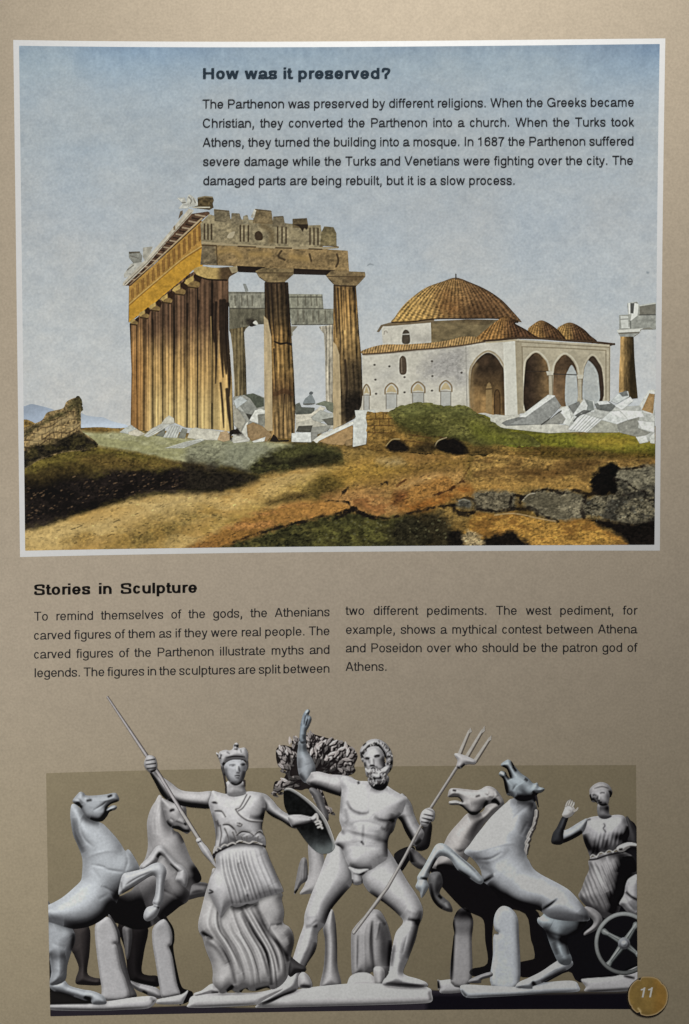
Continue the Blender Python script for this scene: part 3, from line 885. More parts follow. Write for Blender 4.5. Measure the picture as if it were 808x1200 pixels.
area(QG('20,335 80,305 150,285 220,258 262,250 300,256 335,280 348,302 300,322 200,334 100,364 20,400'), rgb(42, 36, 25), .45, 6, 5, 6, soft=1.5, jit=2.5, col2=rgb(62, 54, 30))
S.build('painted_ruin_wall', M_INK, PICTURE, 4 * U)

# ---- lone column with a broken beam at the right edge
S = Layer(715, 345, 776, 472, .7, clip=F_IN)
S.fill(QF('605,205 665,205 668,300 674,380 684,488 640,492 598,470 600,360 604,290'), lambda X, Y, s: (rgb(206, 162, 98) * (1 - sst(727, 742, X + .04 * (Y - 400) + 2 * fbm(X, Y, 3, 14, 9))[..., None] * .74) * (1 + .16 * fbm(X, Y, 2.2, 30, 3) + .1 * fbm(X, Y, 4, 6, 4))[..., None]), smooth=False)
S.fill(QF('600,112 640,110 636,58 680,52 690,68 765,55 765,178 700,178 690,195 668,210 605,210 588,182 600,176'), lambda X, Y, s: rgb(158, 158, 152) * (1 + .12 * fbm(X, Y, 5, 4, 7))[..., None], smooth=False)
S.fill(QF('640,58 665,56 660,108 642,108'), rgb(222, 222, 218), False, False)
S.fill(QF('668,58 688,62 682,115 650,140 655,112'), rgb(224, 223, 220), False, False)
S.fill(QF('650,58 668,58 664,105 650,105'), rgb(92, 92, 90), False, False)
S.fill(QF('692,72 765,62 765,108 692,112'), rgb(124, 120, 110), False, False)
S.line(QF('690,70 765,58'), 1.6, rgb(196, 196, 190)); S.line(QF('690,112 765,110'), 1.1, rgb(86, 84, 80))
S.fill(QF('605,115 640,118 642,165 650,172 610,172'), rgb(206, 206, 202), False, False)
S.line(QF('600,132 640,130'), 1.2, rgb(150, 150, 146)); S.line(QF('650,140 652,172'), 1.2, rgb(110, 110, 106))
S.fill(QF('586,180 705,172 702,186 590,192'), rgb(214, 212, 206), False, False)
S.line(QF('592,196 690,192 670,208'), 1.3, rgb(120, 112, 100)); S.line(QF('700,182 735,176 755,190 765,200'), [3, 4, 4, 3], rgb(134, 130, 120))
S.build('painted_broken_column', M_INK, PICTURE, 4 * U, 'lone ochre column with a broken beam at the right edge of the painting')

# ---- domed mosque
S = Layer(418, 318, 722, 502, .7, clip=F_IN)
WH = lambda X, Y, s: rgb(222, 215, 203) * (1 + .05 * fbm(X, Y, 14, 12, 3) + .03 * fbm(X, Y, 3, 3, 4))[..., None]
S.fill(QE('60,425 300,404 540,382 790,345 804,345 804,730 700,725 560,695 300,700 60,700'), WH, smooth=False)
area(QE('340,540 370,450 440,410 540,400 552,560 480,560 400,540'), rgb(176, 171, 170), .10, 12, 9, 8, soft=6, alpha=.85, jit=4)
area(QE('130,520 190,480 220,500 180,550'), rgb(206, 202, 198), .05, 9, 9, 9, soft=6, alpha=.6, jit=3)
area(QE('64,640 300,660 550,640 556,690 300,700 64,700'), rgb(214, 206, 190), .06, 12, 9, 10, soft=5, alpha=.5, jit=2)
S.line(QE('550,385 556,690'), 1.2, rgb(170, 165, 158), alpha=.8, smooth=False)
# drum
S.fill(QE('150,290 385,272 388,378 158,385'), WH, smooth=False)
S.wash(QE('300,340 350,355 385,350'), 5, rgb(186, 180, 172), .6)
S.fill(QE('385,268 560,260 720,262 660,320 600,352 387,372'), lambda X, Y, s: rgb(128, 110, 78) * (1 + .2 * fbm(X, Y, 10, 6, 5) - .15 * sst(385, 372, Y))[..., None], grow=True, smooth=False)
S.fill(QE('128,318 148,286 200,272 400,260 400,274 180,292 158,292 140,320'), rgb(128, 108, 82), smooth=False)
S.fill(QE('250,330 256,314 266,308 278,314 284,330 284,372 250,372'), rgb(84, 74, 62)); S.line(QE('250,331 284,329'), 1.0, rgb(210, 205, 196))
S.line(QE('163,330 165,318 173,314 178,322'), 1.0, rgb(170, 160, 150))
apex = QE('503,62')[0]


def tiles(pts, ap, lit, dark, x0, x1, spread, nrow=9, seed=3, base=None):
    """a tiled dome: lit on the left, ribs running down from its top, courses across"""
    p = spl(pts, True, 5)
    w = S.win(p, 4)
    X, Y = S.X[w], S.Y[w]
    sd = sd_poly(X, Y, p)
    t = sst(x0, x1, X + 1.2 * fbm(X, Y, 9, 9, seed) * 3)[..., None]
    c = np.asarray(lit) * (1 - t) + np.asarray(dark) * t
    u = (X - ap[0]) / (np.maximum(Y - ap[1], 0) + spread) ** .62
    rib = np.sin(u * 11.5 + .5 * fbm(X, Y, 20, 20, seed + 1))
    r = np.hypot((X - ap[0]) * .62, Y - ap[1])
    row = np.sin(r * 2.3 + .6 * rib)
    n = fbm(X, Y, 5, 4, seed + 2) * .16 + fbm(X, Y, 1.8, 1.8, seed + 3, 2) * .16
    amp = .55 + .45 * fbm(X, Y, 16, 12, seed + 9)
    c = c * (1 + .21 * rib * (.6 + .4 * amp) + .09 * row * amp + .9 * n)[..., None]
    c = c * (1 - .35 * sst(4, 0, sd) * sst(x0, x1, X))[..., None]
    S.put(w, sd, c, 1, True, .5)


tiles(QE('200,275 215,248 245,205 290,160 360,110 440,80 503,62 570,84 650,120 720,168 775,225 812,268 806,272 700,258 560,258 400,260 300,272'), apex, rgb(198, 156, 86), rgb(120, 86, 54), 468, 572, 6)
area(QE('420,150 460,130 500,170 530,220 480,250 430,220'), rgb(120, 70, 34), .3, 6, 8, 12, soft=5, alpha=.45, jit=3, grow=False)
area(QE('560,210 650,200 700,250 600,258 540,250'), rgb(70, 46, 28), .3, 8, 6, 13, soft=6, alpha=.55, jit=3, grow=False)
S.line(QE('200,274 300,270 400,258 560,256 700,258'), 1.6, rgb(66, 48, 34))
S.line(QE('503,70 503,46'), 1.5, rgb(70, 64, 58), grow=True, smooth=False)
S.line(QE('503,64 570,86 650,122 720,170 778,230'), .9, rgb(70, 50, 34), alpha=.7)
# lower tiled eaves
S.fill(QE('58,408 150,380 260,378 385,370 470,358 545,340 620,345 700,345 700,352 540,384 300,404 80,428 62,424'), lambda X, Y, s: rgb(176, 138, 86) * (1 + .18 * np.sin(X * 2.1 + .5 * Y) + .2 * fbm(X, Y, 4, 3, 6))[..., None])
S.line(QE('62,425 180,418 300,405 420,396 540,382 640,366 790,350'), [2, 2.2, 2, 2, 1.6, 2], rgb(104, 82, 62))
S.line(QE('66,432 300,412 540,390'), 1, rgb(170, 160, 148), alpha=.7)
# windows, niches, holes
S.fill(QE('236,455 244,436 252,432 262,438 268,455 268,514 238,516'), rgb(92, 76, 62)); S.line(QE('245,445 247,510'), 1, rgb(140, 122, 104))
for x0, x1, y0 in ((62, 98, 568), (168, 228, 562), (293, 356, 556), (426, 484, 550)):
    m = (x0 + x1) / 2
    S.line(QE('%d,%d %d,%d %d,%d %d,%d %d,%d' % (x0, y0 + 50, x0 + 3, y0 + 22, m, y0, x1 - 3, y0 + 22, x1, y0 + 50)), 1.7, rgb(150, 126, 92))
    S.fill(QE('%d,%d %d,%d %d,%d %d,%d' % (x0 + 6, y0 + 42, m, y0 + 8, x1 - 6, y0 + 42, m, y0 + 40)), rgb(206, 184, 142), False)
    S.fill(QE('%d,%d %d,%d %d,%d %d,%d' % (x0 + 6, y0 + 52, x1 - 6, y0 + 52, x1 - 5, y0 + 118, x0 + 6, y0 + 122)), rgb(196, 194, 190), False, False)
    S.line(QE('%d,%d %d,%d %d,%d %d,%d' % (x0 + 5, y0 + 122, x0 + 5, y0 + 50, x1 - 5, y0 + 50, x1 - 5, y0 + 118)), .9, rgb(140, 132, 122), smooth=False)
for a_, b_ in ((118, 475), (188, 482), (390, 458), (392, 528), (530, 512), (260, 533), (122, 545), (125, 612), (260, 605), (390, 597)):
    S.fill(QE('%d,%d %d,%d %d,%d %d,%d' % (a_ - 6, b_, a_, b_ - 5, a_ + 6, b_, a_, b_ + 5)), rgb(96, 88, 82), False)
# great arch
S.line(QE('572,690 568,520 586,465 618,428 655,410 692,426 722,465 738,520 740,700'), 2.2, rgb(178, 160, 132))
S.fill(QE('577,690 574,520 592,468 622,434 655,417 688,432 716,470 733,520 736,712 700,716 640,702'), lambda X, Y, s: (rgb(66, 50, 36) * (1 - sst(428, 470, Y))[..., None] + rgb(146, 112, 68) * sst(428, 470, Y)[..., None]) * (1 + .25 * fbm(X, Y, 8, 9, 4))[..., None])
S.wash(QE('580,680 578,530 600,475'), 3, rgb(160, 132, 92), .6); S.wash(QE('725,520 728,700'), 2.5, rgb(70, 52, 36), .7)
S.fill(QE('645,700 645,590 652,565 660,558 668,565 674,590 674,706'), rgb(170, 138, 90), False, False, alpha=.8); S.line(QE('645,590 676,588'), 1.4, rgb(90, 68, 44))
S.fill(QE('686,712 686,620 692,598 700,592 708,598 712,620 712,716'), rgb(104, 76, 46), False); S.line(QE('686,708 685,620 698,592 711,620 712,712'), 1, rgb(66, 48, 32))
S.fill(PX('590,402 604,399 606,490 592,488'), rgb(234, 230, 220), False, False)
# porch on the right
S.fill(QF('128,222 350,235 560,246 558,500 430,520 130,560'), lambda X, Y, s: rgb(196, 183, 158) * (1 + .06 * fbm(X, Y, 9, 9, 5) + .08 * sst(600, 620, X) * 0)[..., None], smooth=False)
S.fill(QF('85,240 130,232 142,572 90,566'), rgb(230, 226, 216), smooth=False)
S.fill(QF('132,232 160,238 170,556 144,570'), rgb(178, 164, 138), False, False)
for q in ('135,232 350,246 556,258', '160,255 350,262 540,272'):
    S.line(QF(q), 1.1, rgb(140, 124, 98), alpha=.8)
for q in ('162,258 168,540', '540,275 540,500', '556,255 556,500'):
    S.line(QF(q), 1.2, rgb(136, 120, 96), alpha=.7, smooth=False)
SKYC = lambda X, Y, s: sky_ink(X, Y) * 1.02
S.line(QF('170,540 170,350 190,298 225,276 260,298 285,350 288,480'), 1.5, rgb(216, 206, 186))
S.fill(QF('176,545 176,350 196,302 225,282 254,302 279,350 284,500'), lambda X, Y, s: (rgb(58, 44, 34) * (1 - sst(618, 645, X))[..., None] + rgb(128, 100, 66) * sst(618, 645, X)[..., None]) * (1 + .25 * fbm(X, Y, 8, 8, 7))[..., None])
S.line(QF('300,480 300,360 320,310 355,284 395,312 418,370 416,490'), 1.5, rgb(216, 206, 186))
S.fill(QF('306,500 306,360 326,314 355,291 388,317 410,370 410,500 362,524'), lambda X, Y, s: (rgb(92, 70, 50) * (1 + .2 * fbm(X, Y, 8, 8, 8))[..., None]) + sst(412, 470, Y)[..., None] * rgb(40, 32, 22))
S.fill(QF('360,522 358,400 370,360 385,338 400,360 409,390 410,505'), SKYC)
S.line(QF('432,500 434,370 456,310 480,290 508,318 530,370 530,490'), 1.4, rgb(206, 194, 172))
S.fill(QF('438,500 440,370 460,315 482,297 504,322 524,370 524,500'), rgb(66, 52, 42))
S.fill(QF('438,505 440,370 455,325 462,318 485,340 502,372 508,410 508,505'), SKYC)
S.line(QF('180,366 285,366'), .8, rgb(60, 48, 40), smooth=False); S.line(QF('300,378 412,382'), 1, rgb(66, 58, 52), smooth=False)
for q in ('270,366 304,366 300,385 276,385', '408,380 440,382 434,402 414,402'):
    S.fill(QF(q), rgb(214, 206, 190), False, False); S.line(QF(q)[2:], 1, rgb(130, 116, 96), smooth=False)
for q in ('282,385 298,385 300,480 284,480', '416,402 432,402 432,492 416,492'):
    S.fill(QF(q), rgb(196, 184, 162), False, False); S.line(QF(q)[1:3], 1, rgb(130, 114, 90), smooth=False)
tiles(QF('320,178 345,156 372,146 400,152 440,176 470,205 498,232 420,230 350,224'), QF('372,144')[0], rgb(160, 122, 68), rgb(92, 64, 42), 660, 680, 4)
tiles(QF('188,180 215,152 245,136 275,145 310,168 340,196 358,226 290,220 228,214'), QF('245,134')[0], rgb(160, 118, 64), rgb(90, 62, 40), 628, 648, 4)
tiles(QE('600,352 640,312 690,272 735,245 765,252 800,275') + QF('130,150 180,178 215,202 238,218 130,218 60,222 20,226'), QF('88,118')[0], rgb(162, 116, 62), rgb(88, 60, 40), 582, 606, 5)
S.line(QF('-10,228 60,224 130,216 240,218 350,226 480,234 578,244'), [2.4, 2.2, 2.4, 2.2, 2.4, 2.6, 2.4], rgb(80, 60, 44), grow=True)
S.line(QF('0,236 60,232 130,226'), 1.6, rgb(196, 180, 150))
S.line(QF('560,248 578,242'), 2, rgb(70, 56, 44), grow=True)
S.build('painted_mosque', M_INK, PICTURE, 4 * U, 'white walled mosque with a brown tiled dome and an arched porch')

# ---- the ruined temple
S = Layer(140, 225, 432, 525, .7, clip=F_IN)
bark = lambda X, Y, s: None
# far row of columns and its beam, seen between the near ones
GR = lambda a, seed: (lambda X, Y, s: rgb(*a) * (1 + .16 * fbm(X, Y, 4, 6, seed) + .10 * fbm(X, Y, 1.8, 9, seed + 1))[..., None])
S.fill(QD('112,55 128,58 142,95 125,98'), rgb(150, 152, 150), smooth=False)
S.fill(QD('35,98 232,100 232,188 40,186'), GR((158, 154, 138), 3), smooth=False)
S.fill(QD('40,184 232,186 228,268 150,272 120,300 40,305'), GR((112, 106, 88), 5), smooth=False)
S.fill(QD('355,110 530,112 536,188 588,188 588,272 368,274 356,180'), GR((150, 147, 130), 7), smooth=False)
for q in ('40,186 230,186', '358,186 585,188', '36,104 230,104', '358,126 530,126', '370,272 588,272'):
    S.line(QD(q), 1.2, rgb(84, 80, 70), smooth=False, alpha=.8)
for u in (70, 105, 135, 160, 400, 440, 470, 500):
    S.line(QD('%d,120 %d,170' % (u, u + 2)), 1.3, rgb(104, 98, 84), smooth=False, alpha=.7)
for u in (400, 430, 480, 510, 545):
    S.line(QD('%d,200 %d,255' % (u, u + 2)), 2, rgb(110, 104, 90), smooth=False, alpha=.6)
area(QD('130,250 150,240 180,250 190,275 150,280'), rgb(40, 34, 30), .2, 4, 4, 3, soft=1, alpha=.8, jit=1)
S.fill(QD('165,262 180,250 192,268 185,274'), rgb(226, 222, 214), False)
COLF = lambda a, seed, xl, xr, dk=.45: (lambda X, Y, s: rgb(*a) * (1 - dk * sst(.45, 1, (X - xl) / (xr - xl)) - dk * .6 * sst(.25, 0, (X - xl) / (xr - xl)) + .12 * np.sin((X - xl) / (xr - xl) * 30) + .22 * fbm(X, Y, 2.0, 34, seed) + .12 * fbm(X, Y, 4, 5, seed + 3))[..., None])
S.fill(QD('40,296 132,282 118,312 128,480 132,645 66,655 60,420 48,320'), COLF((130, 112, 78), 3, 271, 290), smooth=False)
S.fill(QD('366,280 400,280 372,312 374,330 366,330'), rgb(150, 140, 120), smooth=False)
S.fill(QD('512,282 588,272 588,690 548,690 544,420 538,318 522,300'), COLF((204, 192, 172), 5, 376, 394, .25), smooth=False)
# front columns
def shaft(outline, light, cols, seed, xl, xr):
    S.fill(QD(outline), lambda X, Y, s: (np.stack([np.interp(Y, [c[0] for c in cols], [c[1][k] / 255 for c in cols]) for k in range(3)], -1)
           * (1 - .42 * sst(.62, 1.05, (X - xl(Y)) / (xr(Y) - xl(Y))) + .16 * np.sin((X - xl(Y)) / (xr(Y) - xl(Y)) * 34) + .26 * fbm(X, Y, 2.2, 26, seed) + .16 * fbm(X, Y, 5, 5, seed + 4))[..., None]), smooth=False)
    S.fill(QD(light), lambda X, Y, s: rgb(206, 180, 138) * (1 + .08 * fbm(X, Y, 3, 20, seed))[..., None], smooth=False)
shaft('225,48 350,48 358,180 368,340 380,520 388,700 384,868 268,872 240,860 226,600 228,300', '222,225 246,250 260,300 264,450 268,830 226,832',
      [(330, (66, 50, 36)), (370, (84, 66, 44)), (395, (150, 112, 62)), (430, (172, 132, 74)), (450, (140, 104, 60)), (460, (96, 70, 44)), (475, (140, 110, 68)), (512, (166, 130, 80))], 21,
      lambda Y: np.interp(Y, [330, 512], [311, 319]), lambda Y: np.interp(Y, [330, 512], [338, 346]))
for q, wd in (('240,60 248,230 262,330', 3), ('262,60 268,200 280,380', 2.4), ('290,60 300,260', 1.8), ('275,400 285,620', 2), ('345,70 350,240 362,380', 2), ('330,640 325,780', 1.6)):
    S.line(QD(q), [wd, wd, .5], rgb(40, 30, 24), alpha=.75)
S.line(QD('278,360 310,372 340,368 368,375'), [1.5, 2.5, 2, 3], rgb(40, 30, 24)); S.line(QD('280,640 330,620 370,640'), [4, 6, 4], rgb(84, 54, 34), alpha=.5)
shaft('588,62 706,62 716,200 724,320 736,450 742,640 735,700 700,765 640,798 588,820 588,420', '586,360 604,380 620,430 626,620 628,800 584,824',
      [(333, (120, 92, 56)), (355, (168, 126, 70)), (390, (182, 142, 84)), (415, (150, 118, 72)), (440, (112, 90, 60)), (470, (88, 72, 52)), (500, (120, 98, 66))], 25,
      lambda Y: np.interp(Y, [333, 495], [391, 398]), lambda Y: np.interp(Y, [333, 495], [418, 426]))
for q, wd in (('592,70 600,200 605,340', 3.2), ('612,80 622,300 628,430', 2), ('650,460 660,600 650,700', 3), ('690,480 700,600', 2), ('640,90 648,300', 1.2), ('670,90 680,300', 1.2), ('700,90 708,300', 1.4)):
    S.line(QD(q), [wd, wd, .5], rgb(48, 36, 28), alpha=.7)
area(QD('655,640 700,620 742,650 735,710 700,760 660,780 645,730'), rgb(28, 23, 20), .3, 5, 5, 7, soft=2.5, alpha=.85, jit=2.5, grow=False)
area(QD('660,470 730,460 738,600 680,640'), rgb(56, 46, 34), .3, 3, 7, 8, soft=3, alpha=.5, jit=2, grow=False)
# long side: the row of columns under the golden beam
def side(X, Y, s):
    edges = np.array([153.5, 161, 169, 179.5, 191, 204, 219.5, 231.5, 248.5, 274])
    k = np.clip(np.searchsorted(edges, X.ravel()) - 1, 0, 8).reshape(X.shape)
    c = (X - edges[k]) / (edges[k + 1] - edges[k])
    top = np.array([104, 76, 56]); mid = np.array([196, 154, 92]); low = np.array([220, 186, 120]); lef = np.array([174, 122, 66])
    t1 = sst(375, 432, Y + 9 * fbm(X, Y, 9, 30, 6))[..., None]; t2 = sst(430, 490, Y)[..., None]
    col = (top * (1 - t1) + mid * t1) * (1 - t2) + low * t2
    l = sst(184, 158, X)[..., None] * (.35 + .65 * t1)
    col = col * (1 - l) + lef * l
    sh = .74 + .34 * np.sin(np.pi * np.clip(c, 0, 1)) ** .8 - .55 * np.exp(-(c / .085) ** 2) - .50 * np.exp(-((1 - c) / .075) ** 2)
    n = .16 * np.sin(c * 21) + .20 * fbm(X, Y, 1.8, 60, 4) + .10 * fbm(X, Y, 5, 7, 5)
    return np.clip(col / 255 * (sh + n * (.55 + .45 * sst(500, 380, Y)))[..., None], .03, 1)
S.fill(QA('66,858 180,765 300,662 440,548 528,495 560,560 690,575') + QB('690,0 690,160 700,300 712,460 718,640 726,790 640,775 560,768 420,760 330,720 200,785 130,775 72,748 78,400'), side, smooth=False)
for q, wd in (('612,-30 606,120 612,300 608,480', 3), ('640,-40 640,120 648,300 656,440', 4), ('662,-40 664,120 672,330 676,420', 5), ('684,-20 682,200 694,400 694,560', 4.5), ('590,-20 588,120 600,220', 3), ('640,480 652,620 660,760', 2.5), ('680,520 690,640 705,790', 4), ('500,-40 500,60', 3), ('212,80 216,300', 2), ('345,0 348,200 345,420', 2), ('430,-20 428,200', 2.2)):
    S.line(QB(q), [wd, wd, wd, wd * .3], rgb(30, 22, 18), alpha=.78, soft=.8)
S.line(QB('578,60 584,300 586,600'), 1.2, rgb(206, 168, 104), alpha=.6)
S.line(QB('632,150 622,320'), 1, rgb(180, 150, 110), alpha=.6)
S.line(QB('700,290 712,330 722,480 724,560'), [1, 2.4, 2.4, 1.5], rgb(214, 200, 176))
S.fill(QA('62,620 75,600 80,840 58,850'), rgb(118, 92, 62), smooth=False)
GOLD = lambda a, seed: (lambda X, Y, s: rgb(*a) * (1 + .09 * fbm(X, Y, 10, 6, seed) + .05 * fbm(X, Y, 2, 2, seed))[..., None])
S.fill(QA('62,625 200,505 360,350 520,205 528,372 400,452 270,560 62,742'), GOLD((188, 138, 62), 3), smooth=False)
S.fill(QA('62,740 160,655 270,562 400,452 526,372 528,492 470,515 440,545 300,660 180,765 62,850'), GOLD((212, 154, 46), 4), smooth=False)
for k in range(14):                                    # triglyphs along the golden frieze
    t = k / 13.0
    x = 78 + 425 * t; y = 640 - 405 * t
    for d in (0, 9):
        S.line(QA('%f,%f %f,%f' % (x + d, y - d + 6, x + d + 3, y - d + 62 + 38 * t)), 1.1 + .5 * t, rgb(128, 84, 40), smooth=False, alpha=.75)
S.line(QA('62,742 160,657 270,564 400,455 526,374'), [2, 1.5, 1.6, 2], rgb(150, 100, 38), alpha=.7)
S.line(QA('62,735 160,650 270,557 400,448 526,366'), 1.2, rgb(226, 188, 110), alpha=.7)
S.fill(QA('30,618 180,478 455,165 560,150 575,160 520,205 300,405 75,618'), lambda X, Y, s: rgb(100, 72, 54) * (1 + .2 * fbm(X, Y, 4, 4, 5))[..., None], smooth=False)
for k in range(22):
    t = k / 21.0
    x = 62 + 420 * t; y = 600 - 430 * t
    S.line(QA('%f,%f %f,%f' % (x, y, x + 18 + 42 * t, y + 2 + 10 * t)), 1.2 + .8 * t, rgb(184, 160, 132) if k % 2 else rgb(52, 36, 28), smooth=False, alpha=.85)
S.line(QA('70,612 300,400 430,278 520,196'), [1.5, 1.8, 2.2, 2.4], rgb(188, 160, 122)); S.line(QA('66,618 300,410 520,206'), 1, rgb(80, 52, 34))
S.fill(QA('22,618 24,600 90,530 160,460 300,300 440,132 472,142 455,168 320,315 180,482 40,618'), lambda X, Y, s: rgb(208, 198, 182) * (1 + .08 * fbm(X, Y, 6, 6, 5))[..., None], smooth=False)
S.line(QA('34,610 180,470 455,158'), 1, rgb(120, 98, 78), alpha=.7, smooth=False)
# stones on the cornice
for q, c_ in (('60,410 130,404 146,430 140,470 100,490 62,440', (150, 148, 140)), ('30,545 75,480 130,470 150,470 60,560 32,570', (196, 192, 184)), ('150,378 212,370 200,405 165,465 150,440', (188, 182, 170)), ('60,404 132,402 130,412 64,416', (104, 96, 84)),
              ('365,64 415,62 428,100 440,130 372,132 400,100', (214, 212, 206)), ('425,70 440,42 458,50 470,60 492,82 496,112 440,122 430,100', (205, 202, 194)), ('385,150 400,142 402,165 372,200', (120, 100, 76)), ('340,250 352,235 356,265 345,270', (150, 128, 100))):
    S.fill(QA(q), lambda X, Y, s, c_=c_: rgb(*c_) * (1 + .1 * fbm(X, Y, 3, 3, 4))[..., None], smooth=False)
for q in ('440,60 455,80 450,100', '470,70 480,95', '370,100 420,92', '70,430 120,445', '50,520 90,490'):
    S.line(QA(q), 1, rgb(110, 104, 96), alpha=.8)
S.fill(QA('494,62 540,52 590,56 598,80 590,100 596,125 570,140 455,126 498,112'), lambda X, Y, s: rgb(92, 76, 50) * (1 + .3 * fbm(X, Y, 4, 4, 6))[..., None], smooth=False)
S.line(QA('452,124 570,124'), 1.4, rgb(206, 196, 176), smooth=False); S.line(QA('495,66 540,56 590,60'), 1.4, rgb(150, 132, 100))
# capitals of the row
for ax, ay, k in ((88, 832, .75), (150, 782, .95), (218, 734, 1.0), (292, 682, 1.05), (370, 622, 1.2), (452, 570, 1.4)):
    S.fill(QA('%f,%f %f,%f %f,%f %f,%f' % (ax + 8 * k, ay - 8 * k, ax + 34 * k, ay - 30 * k, ax + 52 * k, ay - 8 * k, ax + 40 * k, ay + 30 * k)), rgb(54, 36, 24), False, False)
    S.fill(QA('%f,%f %f,%f %f,%f %f,%f %f,%f' % (ax - 30 * k, ay + 22 * k, ax - 22 * k, ay + 8 * k, ax + 12 * k, ay - 12 * k, ax + 14 * k, ay + 22 * k, ax - 12 * k, ay + 34 * k)), lambda X, Y, s: rgb(198, 164, 92) * (1 + .12 * fbm(X, Y, 3, 3, 5))[..., None], smooth=False)
    S.fill(QA('%f,%f %f,%f %f,%f %f,%f %f,%f' % (ax - 14 * k, ay + 32 * k, ax + 12 * k, ay + 14 * k, ax + 40 * k, ay + 22 * k, ax + 34 * k, ay + 42 * k, ax + 2 * k, ay + 48 * k)), lambda X, Y, s: rgb(142, 112, 66) * (1 + .14 * fbm(X, Y, 3, 3, 5))[..., None], grow=False)
    S.line(QA('%f,%f %f,%f' % (ax - 18 * k, ay + 40 * k, ax + 30 * k, ay + 46 * k)), 1.4, rgb(60, 42, 28))
S.fill(QA('470,515 520,496 600,505 690,500 745,500 748,530 700,560 680,582 600,580 540,575 490,550'), lambda X, Y, s: (rgb(198, 164, 96) * (1 - sst(252, 262, X))[..., None] + rgb(92, 70, 46) * sst(252, 262, X)[..., None]) * (1 + .12 * fbm(X, Y, 4, 4, 6))[..., None])
S.fill(QA('690,498 746,494 748,532 712,540'), rgb(168, 150, 116), False, False)
S.line(QA('490,555 560,578 680,584'), 1.8, rgb(44, 32, 24))
# front beam
FR = lambda a, seed: (lambda X, Y, s: rgb(*a) * (1 + .18 * fbm(X, Y, 9, 6, seed) + .14 * fbm(X, Y, 2.5, 2.5, seed + 1))[..., None])
S.fill(QC('20,160 60,120 90,128 160,142 255,145 350,152 420,162 510,170 562,168 566,200 572,275 560,282 400,284 250,276 90,266 25,260'), FR((158, 142, 110), 3), smooth=False)
for q, c_ in (('80,96 150,103 158,160 84,150', (132, 118, 92)), ('160,114 196,116 212,165 158,160', (140, 126, 100)), ('213,128 232,122 242,165 212,165', (150, 138, 112)), ('266,95 340,103 348,165 256,160', (132, 112, 80)), ('246,132 264,96 272,100 262,138', (206, 198, 182)), ('348,130 394,127 404,180 346,175', (122, 108, 84)),
              ('435,140 500,137 508,185 436,180', (112, 94, 66)), ('560,262 566,200 578,174 620,178 633,206 634,264', (136, 120, 84))):
    S.fill(QC(q), FR(c_, 5), smooth=False)
for q in ('82,100 150,106', '268,99 340,106', '437,142 500,141', '352,132 396,130'):
    S.line(QC(q), 1.1, rgb(82, 68, 50), smooth=False, alpha=.8)
for g in ((38, 54, 70), (200, 216, 236), (368, 388, 406), (514, 532, 550)):
    for u in g:
        S.line(QC('%d,%d %d,%d' % (u, 165 + (u - 40) * .04, u, 232 + (u - 40) * .05)), 1.9, rgb(76, 60, 42), smooth=False, alpha=.85)
S.fill(QC('440,165 506,165 500,190 488,182 480,198 465,175'), rgb(52, 40, 30), False, False)
S.fill(QC('150,205 175,198 165,225 140,225'), rgb(196, 180, 150), False); S.fill(QC('266,205 285,195 300,212 298,235 270,235'), rgb(70, 54, 38), False)
S.wash(QC('300,170 340,200 340,240'), 4, rgb(120, 96, 60), .5); S.wash(QC('440,200 480,230'), 5, rgb(166, 148, 112), .6)
S.fill(QC('28,256 200,264 400,276 560,276 684,284 690,378 560,372 400,366 190,354 20,347'), FR((152, 124, 82), 8), smooth=False)
S.fill(QC('28,260 88,262 96,347 20,347'), FR((124, 108, 82), 9), False, False)
for q in ('100,290 160,280 200,310', '250,300 330,300', '430,310 500,320'):
    S.wash(QC(q), 4, rgb(184, 146, 82), .6)
for q in ('385,285 372,310 400,325', '512,300 520,330', '635,300 642,330 632,355'):
    S.line(QC(q), 2.4, rgb(70, 54, 36), alpha=.8)
S.line(QC('28,246 90,252 200,260 400,270 560,272 640,268'), 2.4, rgb(178, 158, 122), grow=True)
for a_, b_ in ((28, 90), (190, 268), (360, 430), (510, 566)):
    S.line(QC('%d,%f %d,%f' % (a_, 258 + a_ * .035, b_, 258 + b_ * .035)), 1.6, rgb(92, 72, 48), smooth=False)
S.line(QC('560,264 634,266 680,280'), 1.6, rgb(120, 98, 66)); S.line(QC('92,262 96,346'), 1, rgb(84, 66, 46), smooth=False)
S.fill(QC('186,352 310,358 300,384 190,380'), rgb(38, 28, 24), True, False); S.fill(QC('440,364 625,372 600,394 440,390'), rgb(44, 33, 27), True, False)
S.fill(QC('268,376 300,362 440,366 440,390 415,412 395,428 320,428 285,405'), FR((136, 114, 78), 11), smooth=False)
S.fill(QC('586,396 610,374 762,380 764,400 735,432 720,446 625,440 600,415'), FR((140, 116, 80), 12), smooth=False)
S.line(QC('270,384 440,384'), 1, rgb(88, 70, 48), smooth=False); S.line(QC('590,400 762,402'), 1, rgb(88, 70, 48), smooth=False)
S.line(QC('290,408 320,428 398,428'), 1.6, rgb(58, 44, 34)); S.line(QC('604,418 628,440 720,444'), 1.6, rgb(66, 50, 36))
S.wash(QC('380,395 420,400'), 3, rgb(80, 62, 42), .6); S.wash(QC('690,410 740,410'), 4, rgb(86, 66, 44), .6)
S.build('painted_temple', M_INK, PICTURE, 6 * U, 'ruined ochre temple with fluted columns and a golden side beam')

# ---- fallen stones
S = Layer(140, 430, 776, 525, .7, clip=F_IN)


